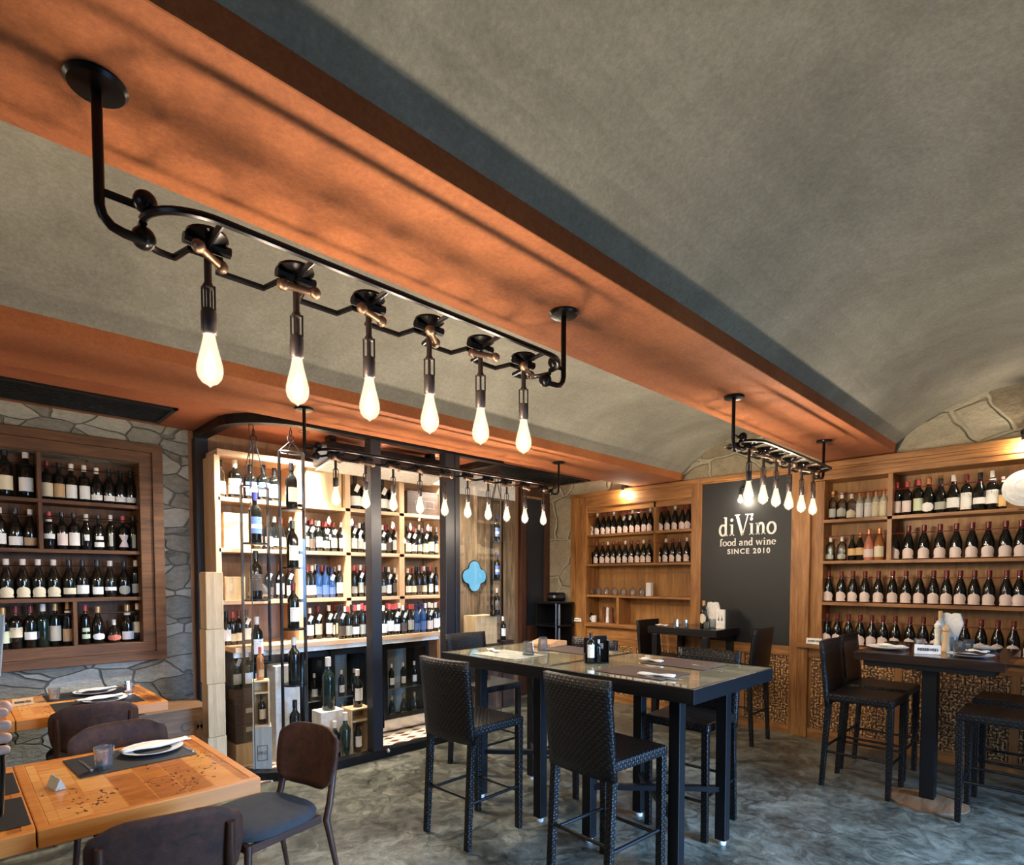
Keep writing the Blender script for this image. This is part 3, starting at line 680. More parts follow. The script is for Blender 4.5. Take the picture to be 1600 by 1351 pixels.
def glyph(m, ch, ox, oy, sc, w=.24):
    S_ = lambda pts, ww=w, th=None: stroke(m, pts, ww, ox, oy, sc, th)
    V = lambda x, y0, y1, ww=w: S_([(x, y0), (x, y1)], ww)
    H = lambda x0, x1, y, ww=.09: S_([(x0, y), (x1, y)], ww, ww)
    t = .09
    if ch == 'o': S_(arc(.5, .5, .40, .46, 0, 360, 28)); return 1.05
    if ch == 'd': S_(arc(.42, .5, .34, .46, 50, 310, 20)); V(.74, 0, 1.62); H(.50, .80, 1.60); H(.70, .98, .05); return 1.06
    if ch == 'i': V(.30, 0, .98); H(.06, .36, .94); H(.05, .56, .045); m.prism([(-(ox+(x)*sc), oy+y*sc) for x, y in arc(.27, 1.35, .15, .15, 0, 345, 12)], -.003, 0, 'X'); return .62
    if ch == 'n': V(.26, 0, .98); H(.02, .30, .94); H(.04, .48, .045); S_([(.30, .72)]+arc(.60, .62, .24, .34, 130, 0, 10)+[(.84, 0)]); H(.64, 1.06, .045); return 1.10
    if ch == 'a': S_(arc(.42, .66, .30, .30, 160, 0, 10)+[(.72, 0)]); S_(arc(.38, .29, .27, .25, 0, 360, 18), w*.85); H(.66, .92, .045); return .96
    if ch == 'e': S_(arc(.46, .5, .37, .45, 5, 320, 22)); H(.12, .82, .52); return .92
    if ch == 'f': S_([(.28, 0), (.28, 1.22)]+arc(.52, 1.22, .24, .32, 180, 40, 8)); H(.04, .60, .94); H(.06, .54, .045); return .66
    if ch == 'w':
        for a, b in (((.10, .95), (.42, .02)), ((.78, .95), (1.08, .02))): S_([a, b], w)
        for a, b in (((.42, .02), (.74, .95)), ((1.08, .02), (1.36, .95))): S_([a, b], w*.5)
        H(-.04, .30, .94); H(.56, .92, .94); H(1.2, 1.5, .94); return 1.52
    if ch == 'V': S_([(.16, 1.75), (.78, .0)], w*1.25); S_([(.78, .0), (1.36, 1.75)], w*.45); H(-.10, .46, 1.75); H(1.06, 1.66, 1.75); m.prism([(-(ox+(x)*sc), oy+y*sc) for x, y in arc(1.78, 1.68, .15, .15, 0, 345, 12)], -.003, 0, 'X'); return 1.38
    return .5
def word(s_, yleft, yright, zc, x_h, w=.24):
    m = MB(); adv = []; tot = 0
    dummy = MB()
    for c in s_: a = glyph(dummy, c, 0, 0, 1, w) if c != ' ' else .45; adv.append(a); tot += a+.08
    dummy.b.free(); sc = abs(yleft-yright)/tot; x = 0
    for c, a in zip(s_, adv):
        if c != ' ': glyph(m, c, -yleft+x*sc, 0, sc, w)
        x += a+.08
    for v in m.b.verts: v.co.z = zc+v.co.z/sc*x_h; v.co.x -= .001
    return m
yL_, yR_ = Yr(1123), Yr(1214)
word('diVino', yL_, yR_, Zr(1123, 838), .125, .24).build('lettering', 'lens', bb)
word('food and wine', Yr(1124), Yr(1212), Zr(1124, 853.5), .050, .26).build('lettering', 'lens', bb)
zz = Zr(1168, 861)
text('lettering', 'SINCE 2010', .075, 'lens', bb, (-.003, Yr(1168.5), zz), (pi/2, 0, -pi/2), .001, .0022, 'CENTER', 1.25)

# ---------------- right display rack
dr = thing('oak_display_rack', 'wide golden oak wall rack of bottles right of the blackboard', 'shelf', (XR, 0, 0))
ry1 = by0-.08; ro1 = Yr(1284); zr = [Zr(1290, 812), Zr(1286, 876), Zr(1284, 940), Zr(1282, 1006)]
RY0 = -1.4; zot = Zr(1294, 750)
MB().box(-.02, .31, ro1+.11, ry1, 0, zt).build('stile', 'oak', dr, False, .004)
MB().box(.03, .31, ro1, ro1+.11, 0, zot).build('reveal', 'oak', dr, False, .003)
MB().box(-.02, .31, RY0, ro1+.11, zot, zt).build('top_rail', 'oak_y', dr, False, .004)
MB().box(-.06, -.02, RY0, ry1, zt-.055, zt).build('cornice', 'oak_y', dr, False, .008)
MB().box(-.04, -.02, RY0, ro1+.11, zt-.12, zt-.08).build('cornice', 'oak_y', dr, False, .006)
MB().box(.27, .29, RY0, ro1, .9, zot).build('back_panel', 'oak_back', dr)
for z in zr[:3]: MB().box(.0, .27, RY0, ro1, z-.030, z).build('shelf_board', 'oak_y', dr, False, .002)
MB().box(-.05, .27, RY0, ry1, zr[3]-.045, zr[3]).build('counter_board', 'oak_y', dr, False, .004)
rdv = Yr(1387.5); MB().box(.0, .27, rdv-.018, rdv+.018, zr[1], zot).build('divider', 'oak', dr)
for i, z in enumerate(zr):
    MB().tube([(.02, RY0, z+.235), (.02, ro1, z+.235)], .004, 6).build('guard_rod', 'redcap', dr)
MB().box(.0, .05, RY0, ry1-.1, .80, zr[3]-.045).build('lower_rail', 'oak_y', dr)
MB().box(.0, .05, RY0, ry1-.1, 0, .10).build('plinth', 'oak_y', dr)
ys = [ry1-.1, 1.25, .45, -.4, RY0]
for a, b in zip(ys, ys[1:]):
    weave(b+.03, a-.03, .10, .80, dr)
    MB().box(-.005, .05, b-.03, b+.03, .10, .80).build('lower_stile', 'oak', dr)
XBt = XR+.11
fl = lambda cap, gl='clearglass', lab='l_white', k='flask', shp='rect', lz=(.03, .12): proto(k, gl, cap, lab, shp, lz)
row([(1299, fl('goldcap', 'clearglass', 'l_grey', 'bordeaux'), .92, 'clear spirit bottle with frosted label'), (1313, fl('whitecap', 'clearglass', 'l_grey', 'flask', 'dome'), 1.0, 'clear flask with pale label'), (1328, fl('whitecap', 'clearglass', 'l_cream', 'flask', 'dome', (.015, .10)), .95, 'clear flask with cream label'),
 (1341, proto('bordeaux', 'bpale', 'copcap', 'l_white', 'rect', (.015, .17), half=1.35), .84, 'spirit bottle with tall white label'), (1354, proto('bordeaux', 'bpale', 'copcap', 'l_white', 'rect', (.015, .17), half=1.35), .84, 'spirit bottle with tall white label'), (1366, proto('bordeaux', 'bpale', 'copcap', 'l_cream', 'rect', (.015, .17), half=1.35), .85, 'spirit bottle with tall cream label'), (1378, proto('bordeaux', 'bpale', 'copcap', 'l_cream', 'rect', (.015, .17), half=1.35), .86, 'spirit bottle with tall cream label')],
 'X', XBt, zr[0], 'upper left cell, right rack', 'spirit bottles in the upper left cell', PERP)
row([(1398, proto('bordeaux', 'bg', 'redcap2', 'l_pink', 'rect', (.03, .13)), 1.02, 'red-capped bottle with picture label'), (1414, proto('bordeaux', 'bg', 'redcap2', 'l_pink', 'rect', (.03, .13)), 1.02, 'red-capped bottle with picture label'), (1432, proto('bordeaux', 'bg', 'redcap2', 'l_green', 'rect', (.035, .14)), 1.04, 'red-capped bottle with greenish label'),
 (1447.5, proto('champagne', 'bg', 'copcap', 'l_white', 'oval', (.02, .10)), 1.04, 'copper-capped bottle with white emblem label'), (1466, proto('burgundy', 'bg', 'blackcap', 'l_grey', 'rect', (.035, .10), half=1.4), 1.0, 'black-capped bottle with grey-green label'), (1486, proto('champagne', 'bg', 'whitecap', 'l_white', 'rect', (.04, .12), half=1.35), 1.06, 'bottle with square white label'),
 (1506, proto('bordeaux', 'bg', 'redcap', 'l_white', 'rect', (.02, .155), half=1.45), 1.04, 'bottle with very tall white label'), (1526.7, proto('burgundy', 'bg', 'blackcap', 'l_white', 'rect', (.055, .105), half=1.4), 1.06, 'bottle with low white label'), (1546, proto('bordeaux', 'bg', 'whitecap', 'l_white', 'rect', (.05, .155), half=1.45, extra='neck'), 1.08, 'bottle with cream cap and squarish label'), (1562.5, proto('slim', 'bg', 'whitecap', 'l_gold', 'rect', (.03, .14)), .86, 'small bottle with yellow label')],
 'X', XBt, zr[0], 'top shelf, right rack', 'mixed bottles on the top right shelf', PERP)
row([(1296.6, fl('whitecap', 'clearglass', 'l_grey', 'flask', 'dome', (.02, .08)), .9, 'round clear flask'), (1314.6, fl('whitecap', 'clearglass', 'l_grey', 'flask', 'dome', (.02, .08)), .92, 'round clear flask'), (1330.6, proto('champagne', 'bg', 'blackcap', 'l_gold', 'rect', (.06, .14)), .82, 'dark sparkling bottle with yellow label'),
 (1343, proto('champagne', 'bg', 'copcap', 'l_gold', 'rect', (.06, .14)), .86, 'sparkling bottle with orange foil and yellow label'), (1356.6, proto('champagne', 'brose', 'copcap', 'l_pink', 'rect', (.03, .11)), .96, 'rose bottle with pink label'), (1373, proto('champagne', 'bamber', 'copcap', 'l_cream', 'rect', (.03, .13)), .98, 'golden sparkling bottle with cream label')],
 'X', XBt, zr[1], 'lower left cell, right rack', 'bottles in the lower left cell', PERP)
bigp = proto('champagne', 'bg', 'redcap', 'l_pink', 'dome', (.010, .115), half=1.25)
row([(u, bigp, 1.0, 'dark bottle with domed pink label') for u in (1396.4, 1418, 1442, 1467, 1492.5, 1517, 1542, 1569, 1593.5, 1620)], 'X', XBt, zr[1], 'second shelf, right rack', 'domed pink-label bottles on the second shelf', PERP)
row([(u, bigp, .98, 'dark bottle with domed pink label') for u in (1295, 1315, 1333, 1352, 1373, 1395, 1416, 1437, 1459, 1479.5, 1501, 1523, 1546, 1573, 1593.5, 1618)], 'X', XBt, zr[2], 'third shelf, right rack', 'domed pink-label bottles on the third shelf', PERP)
row([(u, bigp, .98, 'dark bottle with domed pink label') for u in (1294, 1310, 1328, 1346, 1364, 1382, 1401, 1424, 1445, 1465, 1484, 1510, 1536, 1562, 1587, 1614)], 'X', XBt, zr[3], 'lowest shelf, right rack', 'domed pink-label bottles on the lowest shelf', PERP)
pl = thing('display_plate', 'white round relief plate standing on the top right shelf', 'plate', at(1603, 762, 'X', XR-.05)); pl.scale = (.88,)*3
mt = Matrix.Rotation(-pi/2+.12, 4, 'Y')
MB().lathe([(0, 0), (.155, 0), (.165, .006), (.165, .012), (.14, .010), (.135, .016), (.10, .012), (.085, .022), (.05, .016), (.03, .026), (0, .026)], 32, (0, 0, 0), mt).build('dish', 'white', pl, True)
MB().box(-.01, .10, -.05, .05, -.185, -.17).build('stand', 'oak', pl)
reserved((XR-.03, Yr(1276), zr[3]), -pi/2+.1, 'small white reserved card on the oak ledge right of the blackboard', 1.15)
nb = reserved((XR-.02, Yr(905, 901), zs[3]), -pi/2+.1, 'small white card stand on the oak ledge near the corner', .9)

# ================================================================ dark door and rustic wall left of the corner
dk = struct(MB().box(at(822, 900, 'Y', YL-.02).x, at(848, 900, 'Y', YL-.02).x, YL-.035, YL-.005, .93, 2.66).build('door_1', 'doorblack'))
xa, xb = at(811, 900, 'Y', YL-.02).x, XR-.01
frame(xa, xb, 0.02, 2.80, .10, YL-.06, YL-.005).build('door_frame', 'walnut_z', dk, False, .004)
MB().box(xa+.10, xb-.10, YL-.05, YL-.005, .12, .93).build('lower_panel', 'walnut_z', dk)
m = MB()
xs = [3.93+.135*i for i in range(12)]
for i in range(11):
    d = random.uniform(0, .018)
    m.box(xs[i]+.002, xs[i+1]-.002, YL-.05-d, YL-.003, 0.0, 2.6)
struct(m.build('trim_1', 'rustic', None, False, .003))
m = MB().box(3.93, 5.42, YL-.045, YL-.003, 2.60, ZS); struct(m.build('trim_2', 'plinth'))
# glowing quatrefoil panel standing in for a reflection in the cellar glass
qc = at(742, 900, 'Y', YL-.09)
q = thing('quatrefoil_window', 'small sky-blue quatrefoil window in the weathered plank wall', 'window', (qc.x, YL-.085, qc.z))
def quat(r, d, y0, y1):
    m = MB()
    pts = []
    for k in range(4):
        a0 = k*pi/2
        for j in range(-6, 7):
            a = a0+j*pi/2/6*.98; pts.append((d*cos(a0)+r*cos(a), d*sin(a0)+r*sin(a)))
    m.prism([(x, z) for x, z in pts], y0, y1, 'Y'); return m
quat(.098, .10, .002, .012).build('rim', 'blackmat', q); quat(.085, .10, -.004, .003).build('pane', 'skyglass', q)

# ================================================================ WINE CELLAR
# curved plan of the glass: from the left wall, round the corner, along the front
def plan(off=0.0):
    cx_, cy_, r = 2.10, YG+.42, .42-off
    pts = [(cx_-r-.08, YL-.008)]
    pts += [(cx_+(r+.08*(1-i/8))*cos(pi+i*pi/16), cy_+r*sin(pi+i*pi/16)) for i in range(9)]
    pts += [(4.20, cy_-r)]
    return pts
P0 = plan()
def band(mb, z0, z1, t_, pts=None):
    p = pts or P0
    for a, b in zip(p, p[1:]):
        a, b = Vector(a), Vector(b); n = Vector((b.y-a.y, a.x-b.x)).normalized()*t_/2; e = (b-a).normalized()*.004
        mb.prism([tuple(a-n-e), tuple(b-n+e), tuple(b+n+e), tuple(a+n-e)], z0, z1, 'Z')
    return mb
cf = thing('glass_cellar_front', 'curved black-framed glass front of the lit wine cellar', 'glass partition', (0, 0, 0))
P1 = P0+[(4.20, YL-.008)]
band(MB(), 0, .07, .10, P1).build('curb', 'black', cf)
band(MB(), ZS-.075, ZS-.002, .08, P1).build('header', 'black', cf)
for x0, x1, nm in ((at(576, 901, 'Y', YG).x, at(592, 901, 'Y', YG).x, 'post'), (at(692, 901, 'Y', YG).x, at(706, 901, 'Y', YG).x, 'post'), (at(707, 901, 'Y', YG).x, at(714, 901, 'Y', YG).x, 'post')):
    MB().box(x0, x1, YG-.05, YG+.05, .07, ZS-.075).build(nm, 'darkframe', cf, False, .004)
MB().box(P0[0][0]-.05, P0[0][0]+.05, YL-.10, YL, .07, ZS-.07).build('wall_post', 'darkframe', cf)
px1 = at(592, 901, 'Y', YG).x; px2 = at(692, 901, 'Y', YG).x
def paneband(pts, z0=.07, z1=ZS-.075):
    m = MB(); prev = None
    for a in pts:
        cur = (m.b.verts.new((a[0], a[1], z0)), m.b.verts.new((a[0], a[1], z1)))
        if prev: m.b.faces.new((prev[0], cur[0], cur[1], prev[1]))
        prev = cur
    return m
paneband(P0[:5]).build('glass_pane', 'pane', cf)
paneband(P0[4:9]+[(2.06, YG)]).build('glass_pane', 'pane', cf)
paneband([(2.06, YG), (at(576, 901, 'Y', YG).x, YG)]).build('glass_pane', 'pane', cf)
paneband([(px1, YG), (px2, YG)]).build('sliding_door_pane', 'pane', cf)
paneband([(at(714, 901, 'Y', YG).x, YG), (4.20, YG)]).build('glass_pane', 'pane', cf)
paneband([(4.20, YG), (4.20, YL-.008)]).build('glass_pane', 'pane', cf)
for p in (P0[4], (2.06, YG), (4.20, YG)):
    MB().box(p[0]-.002, p[0]+.002, p[1]-.004, p[1]+.004, .07, ZS-.075).build('glass_joint', 'socket', cf)
MB().ball((px1+.04, YG-.06, .06), .022, 10).build('door_stop', 'steel', cf, True)
# tiled cellar floor
struct(MB().box(1.7, 4.18, YG+.05, YL, 0.0, .012).build('floor', 'tiles'))
# shelving
sv = thing('cellar_shelving', 'light wood bottle shelving across the back of the glass cellar', 'shelf', (0, YC, 0))
def Xc(u, y=YC): return at(u, 901, 'Y', y).x
def Zc(u, v, y=YC): return at(u, v, 'Y', y).z
cx0, cx1 = Xc(343), Xc(693); ct = Zc(600, 738)
cz = [Zc(600, 798.5), Zc(600, 864), Zc(600, 931.5)]; cc = Zc(600, 990)
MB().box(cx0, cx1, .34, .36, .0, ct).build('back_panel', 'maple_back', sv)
MB().box(cx0, cx1, 0, .34, ct-.05, ct).build('top_board', 'maple', sv, False, .003)
for z in cz: MB().box(cx0, cx1, 0, .34, z-.035, z).build('shelf_board', 'maple', sv, False, .003)
for a, b in ((338, 347), (466, 476), (541, 549), (624.5, 632.5), (690, 696)):
    xa_, xb_ = Xc(a), Xc(b)
    lo = cc if 400 < a < 690 else 0
    MB().box(xa_, xb_, 0, .34, lo, ct-.05).build('upright', 'maple_z', sv, False, .003)
cn = thing('cellar_counter', 'light wood counter slab over the black bottle fridges in cellar', 'counter', (0, 0, 0))
MB().box(cx0+.05, Xc(690)-.002, 4.93, YC+.34, cc-.045, cc).build('worktop', 'maple', cn, False, .003)
MB().box(cx0+.05, Xc(690)-.002, 4.96, 4.99, cc-.085, cc-.045).build('light_strip', 'plinth', cn)
MB().box(Xc(686, 4.95), Xc(690, 4.95), 4.94, 4.99, .02, cc-.045).build('leg', 'maple_z', cn)
# fridges
fx = [Xc(470, 5.0), Xc(515, 5.0), Xc(578, 5.0), Xc(600, 5.0)+.05, Xc(672, 5.0)]
def fridge(x0, x1, label):
    t = thing('bottle_fridge', label, 'fridge', ((x0+x1)/2, 5.02, .012)); h = (x1-x0)/2-.006; H_ = cc-.11
    m = MB(); m.box(-h, h, .05, .40, 0.02, .06); m.box(-h, h, .38, .40, .06, H_); m.box(-h, -h+.02, .02, .38, .06, H_); m.box(h-.02, h, .02, .38, .06, H_); m.box(-h, h, .02, .40, H_-.03, H_)
    m.build('body', 'black', t); frame(-h, h, .14, H_-.01, .045, 0, .02).build('door_frame', 'black', t, False, .003)
    MB().box(-h, h, .02, .045, .02, .13).build('kick_plate', 'steel', t)
    MB().box(-h+.045, h-.045, .006, .010, .185, H_-.055).build('door_glass', 'pane', t)
    MB().box(-h+.02, h-.02, .08, .36, .42, .43).build('wire_shelf', 'steel', t)
    MB().box(-h+.045, h-.045, .365, .378, .10, H_-.06).build('inner_liner', 'crate_g', t); return t
FR = [(fx[0], fx[1], 'black glass-door bottle fridge behind the hanging bottle racks'), (fx[1], fx[2], 'black glass-door bottle fridge left of the steel post'), (fx[3]-.06, fx[4], 'black glass-door bottle fridge right of the steel post above tiles')]
for a, b, l in FR:
    f = fridge(a, b, l); n = max(2, int((b-a)/.13))
    for k in range(n):
        x = a+(k+.5)*(b-a)/n
        bottle(proto('bordeaux', 'bg', 'whitecap', 'l_white', 'rect', (.03, .12)), (x, 5.2, .443), 0, 'bottle on the wire shelf inside a black glass-door fridge', 'bottles inside the fridges', .8)
        bottle(proto('burgundy', 'bgreen', 'goldcap', 'l_cream', 'rect', (.03, .10)), (x, 5.2, .075), 0, 'bottle standing at the bottom of a black glass-door fridge', 'bottles at the fridge bottoms', .9)
# cellar bottles
cl_l = ['l_white', 'l_cream', 'l_white', 'l_pink', 'l_grey', 'l_white', 'l_dark']; cl_c = ['redcap2', 'whitecap', 'redcap', 'blackcap', 'whitecap', 'redcap2']
nm_l = {'l_white': 'white', 'l_cream': 'cream', 'l_pink': 'pinkish', 'l_grey': 'grey', 'l_dark': 'dark', 'l_blue': 'blue'}
nm_c = {'redcap2': 'red', 'whitecap': 'pale', 'redcap': 'dark red', 'blackcap': 'black', 'bluecap': 'blue', 'goldcap': 'gold'}
def cellrow(us, y, z, where, group, sc=.98, tagp=.4, blue=()):
    sp = []
    for i, u in enumerate(us):
        lb, cp = random.choice(cl_l), random.choice(cl_c); gl = 'bg'; k = random.choice(['bordeaux', 'bordeaux', 'burgundy', 'slim'])
        if i in blue: lb, cp, gl = 'l_blue', 'bluecap', 'bblue'
        tg = random.random() < tagp; lz = random.choice([(.03, .12), (.035, .105), (.04, .14)])
        sp.append((u, proto(k, gl, cp, lb, 'rect', lz, tg), sc*random.uniform(.96, 1.04), '%s-capped bottle with %s label' % (nm_c[cp], nm_l[lb])))
    row(sp, 'Y', y, z, where, group)
YF, YK = YC+.09, YC+.22
cellrow((478.5, 488, 499, 510, 522, 534), YF, cz[1], 'second cellar shelf, left bay', 'front bottles, second cellar shelf, left bay')
cellrow((484, 494, 505, 516, 528), YK, cz[1], 'rear, second cellar shelf, left bay', 'rear bottles, second cellar shelf, left bay')
cellrow((553, 562, 571, 580, 598, 607, 617), YF, cz[1], 'second cellar shelf, middle bay', 'front bottles, second cellar shelf, middle bay', 1.0)
cellrow((557, 567, 576, 603, 612), YK, cz[1], 'rear, second cellar shelf, middle bay', 'rear bottles, second cellar shelf, middle bay')
cellrow((637, 646, 655, 664, 673, 683), YF, cz[1], 'second cellar shelf, right bay', 'front bottles, second cellar shelf, right bay', 1.0)
cellrow((641, 650, 660, 669, 678), YK, cz[1], 'rear, second cellar shelf, right bay', 'rear bottles, second cellar shelf, right bay')
cellrow((480, 487.5, 497, 508, 518, 530), YF, cz[2], 'third cellar shelf, left bay', 'front bottles, third cellar shelf, left bay', 1.0, .4, (2, 3, 4))
cellrow((484, 493, 503, 513, 524), YK, cz[2], 'rear, third cellar shelf, left bay', 'rear bottles, third cellar shelf, left bay', 1.0)
cellrow((553, 563, 573, 582, 598, 607, 617), YF, cz[2], 'third cellar shelf, middle bay', 'front bottles, third cellar shelf, middle bay', 1.0, .6)
cellrow((558, 568, 577, 602, 612), YK, cz[2], 'rear, third cellar shelf, middle bay', 'rear bottles, third cellar shelf, middle bay')
cellrow((637, 645, 654, 662.5, 672, 682), YF, cz[2], 'third cellar shelf, right bay', 'front bottles, third cellar shelf, right bay', 1.0, .5)
cellrow((641, 650, 659, 668, 677), YK, cz[2], 'rear, third cellar shelf, right bay', 'rear bottles, third cellar shelf, right bay')
cellrow((533, 543, 554, 565, 574, 598, 608, 618, 629, 640, 650, 660, 670, 680), 4.99, cc, 'front row on the cellar counter', 'front bottles on the cellar counter', 1.0, .35, (10, 11))
cellrow((529, 539, 549, 560, 570, 594, 604, 613, 623, 634, 644, 654, 664, 674, 684), 5.11, cc, 'rear row on the cellar counter', 'rear bottles on the cellar counter', 1.0, .6)
cellrow((483, 496, 513, 523), 5.16, cc, 'back corner of the cellar counter', 'bottles at the left of the cellar counter', 1.0, 1.0)
# top shelf of the cellar
Z0 = cz[0]
row([(347.5, proto('bordeaux', 'clearglass', 'blackcap', 'l_grey', 'rect', (.03, .13)), 1.05, 'clear bottle with grey label'), (370, proto('flask', 'bg', 'whitecap', 'l_white', 'rect', (.03, .13), half=1.4), 1.30, 'big bottle with large white label'), (394, proto('flask', 'bg', 'blackcap', 'l_blue', 'rect', (.03, .13), extra='stripe'), 1.2, 'big bottle with blue striped label'), (414, proto('flask', 'bg', 'blackcap', 'l_blue', 'rect', (.03, .13), extra='stripe'), 1.25, 'big bottle with blue striped label'), (431, proto('flask', 'bg', 'blackcap', 'l_blue', 'rect', (.03, .13), extra='stripe'), 1.2, 'big bottle with blue striped label')],
 'Y', YC+.10, Z0, 'on the top cellar shelf', 'big bottles on the top left cellar shelf')
row([(556, proto('flask', 'bg', 'blackcap', 'l_white', 'rect', (.03, .10), True, half=1.4), 1.35, 'big tagged bottle with white label'), (572, proto('flask', 'bg', 'blackcap', 'l_white', 'rect', (.03, .10), True, half=1.4), 1.35, 'big tagged bottle with white label'), (598, proto('flask', 'bg', 'blackcap', 'l_white', 'rect', (.03, .10), True, half=1.4), 1.35, 'big tagged bottle with white label'), (614, proto('flask', 'bg', 'blackcap', 'l_white', 'rect', (.03, .10), True, half=1.4), 1.35, 'big tagged bottle with white label')],
 'Y', YC+.12, Z0, 'in the top middle cellar bay', 'big tagged bottles in the top middle bay')
def crate(x0, x1, y0, y1, z0, z1, mat, label, mark=None, open_front=False, nm='wine_crate'):
    t = thing(nm, label, 'crate', ((x0+x1)/2, (y0+y1)/2, z0)); hx, hy, h = (x1-x0)/2, (y1-y0)/2, z1-z0; e = .012
    m = MB(); m.box(-hx, hx, -hy, hy, 0, e); m.box(-hx, hx, -hy, hy, h-e, h); m.box(-hx, -hx+e, -hy, hy, e, h-e); m.box(hx-e, hx, -hy, hy, e, h-e); m.box(-hx+e, hx-e, hy-e, hy, e, h-e)
    m.build('case', mat, t, False, .002)
    if open_front: MB().box(-hx+e, hx-e, -hy, hy-e, h*.72, h*.72+.012).build('inner_board', mat, t)
    else: MB().box(-hx+e, hx-e, -hy+.001, -hy+e, e, h-e).build('front_board', mat, t)
    if mark:
        frame(-hx*.55, hx*.55, h*.30, h*.62, .006, -hy-.001, -hy+.001).build('printed_frame', 'l_dark', t)
        text('printed_mark', mark, min(hx*.5, .08), 'l_dark', t, (0, -hy-.0012, h*.46), (pi/2, 0, 0), .0004, .0008)
    return t
crate(Xc(478, 5.2), Xc(532, 5.2), 5.16, 5.40, Z0, Z0+.38, 'crate', 'pale flat wine case standing on the top cellar shelf')
crate(Xc(634, 5.2), Xc(687, 5.2), 5.16, 5.40, Z0, Z0+.25, 'crate_d', 'dark wine case with emblem on the top right cellar shelf', 'I')
crate(Xc(349, 5.2), Xc(391, 5.2), 5.16, 5.42, cz[1], cz[1]+.30, 'crate', 'pale wine case on the second cellar shelf at left')
crate(Xc(349, 5.2), Xc(380, 5.2), 5.16, 5.42, cz[2], cz[2]+.20, 'crate', 'low pale case with oval cut-out on the third cellar shelf', None)
cellrow((404, 421, 430, 440, 455), YF, cz[1], 'second cellar shelf behind racks', 'bottles behind the hanging racks, second shelf', 1.0)
cellrow((395, 420, 437, 452), YF, cz[2], 'third cellar shelf behind racks', 'bottles behind the hanging racks, third shelf', 1.0)
cellrow((352, 362, 372, 384), YF, cc, 'far left of cellar counter', 'bottles at the far left of the counter', .95)
dec = tag(MB().lathe([(0, 0), (.06, 0), (.10, .05), (.085, .09), (.025, .15), (.018, .25), (.028, .27)], 18).build('wine_decanter', 'tumbler', None, True), 'clear glass decanter on the third cellar shelf beside the rack post', 'decanter')
dec.location = (Xc(405, 5.2), 5.2, cz[2])
# air conditioner
ac = thing('air_conditioner', 'long dark ceiling air conditioner inside the glass cellar', 'air conditioner', (0, 0, 0))
ax0, ax1 = at(500, 690, 'Y', 4.85).x, at(684, 720, 'Y', 4.85).x
MB().prism([(4.72, 2.62), (4.98, 2.58), (5.0, 2.60), (5.0, 2.78), (4.72, 2.78)], ax0, ax1, 'X').build('casing', 'black', ac, False, .01)
MB().prism([(4.715, 2.60), (4.97, 2.555), (4.98, 2.575), (4.72, 2.618)], ax0+.02, ax1-.02, 'X').build('underside_panel', 'linen', ac)
for x in (ax0+.1, ax1-.1): MB().box(x-.03, x+.03, 4.8, 4.9, 2.78, ZS).build('bracket', 'black', ac)
# downlights in the cellar ceiling
DLX = [(2.25, 4.85), (2.95, 4.82), (3.65, 4.85), (1.95, 4.70), (4.0, 4.95)]
for i, (x, y) in enumerate(DLX):
    t = thing('downlight', ['small round downlight above the middle-left cellar shelves', 'small round downlight beside the cellar air conditioner', 'small round downlight above the right cellar shelves', 'small round downlight above the hanging bottle racks', 'small round downlight above the right end of the cellar'][i], 'ceiling light', (x, y, ZS))
    MB().lathe([(.028, -.002), (.045, -.002), (.045, -.008), (.030, -.010)], 18).build('trim_ring', 'steel', t, True)
    MB().lathe([(0, -.004), (.03, -.004), (.03, -.001), (0, -.001)], 16).build('lens', 'downlight', t)
    spot('cellar_downlight', (x, y, ZS-.015), (x, y+.12, 0), 300, (1, .92, .80), 135, .8)
# hanging bottle racks
bmag = lambda lab, cap='blackcap', gl='bg', ex=None: proto('bordeaux', gl, cap, lab, 'rect', (.055, .155), False, ex, 1.35)
def hang(x, y, top, tiers, label, wd=.20, ztop=None):
    t = thing('hanging_bottle_rack', label, 'bottle rack', (x, y, 0)); zt_ = tiers[0]+.46; zb = tiers[-1]
    m = MB()
    for s_ in (-1, 1): m.box(s_*wd/2-.006, s_*wd/2+.006, -.018, .018, zb-.01, zt_)
    m.build('side_strip', 'black', t)
    MB().tube([(wd/2*cos(a), .07*sin(a), zt_) for a in [2*pi*i/20 for i in range(20)]], .006, 6, True).build('top_hoop', 'black', t, True)
    m = MB()
    for sx, sy in ((-1, 0), (1, 0), (0, 1)): m.tube([(sx*wd/2, sy*.07, zt_), (sx*.012, 0, top-.14)], .005, 6)
    m.build('hanger_rod', 'black', t)
    m = MB(); m.tube([(.028*cos(a), 0, top-.115+.028*sin(a)) for a in [2*pi*i/14 for i in range(14)]], .005, 6, True)
    m.tube([(0, .018*cos(a), top-.065+.03*sin(a)) for a in [2*pi*i/14 for i in range(14)]], .004, 6, True); m.tube([(0, 0, top-.035), (0, 0, top)], .004, 6)
    m.build('hook_ring', 'black', t, True)
    for z in tiers: MB().lathe([(0, -.014), (wd/2-.004, -.014), (wd/2-.004, 0), (0, 0)], 20, (0, 0, z)).build('round_tray', 'black', t)
    return t
ZT = lambda u, v, y: at(u, v, 'Y', y).z
yA, yB = 4.92, 4.72
xA, xB_ = at(398, 800, 'Y', yA).x, at(456, 800, 'Y', yB).x
tA = [ZT(398, 848, yA), ZT(398, 936, yA), ZT(398, 1034, yA)]
tB = [ZT(456, 795, yB), ZT(456, 886, yB), ZT(456, 981, yB), ZT(456, 1068, yB), ZT(456, 1162, yB)]
hang(xA, yA, ZS, tA, 'black hanging rack of big bottles nearer the stone wall', .215)
hang(xB_, yB, ZS, tB, 'tall black hanging rack of big bottles behind the glass corner', .20)
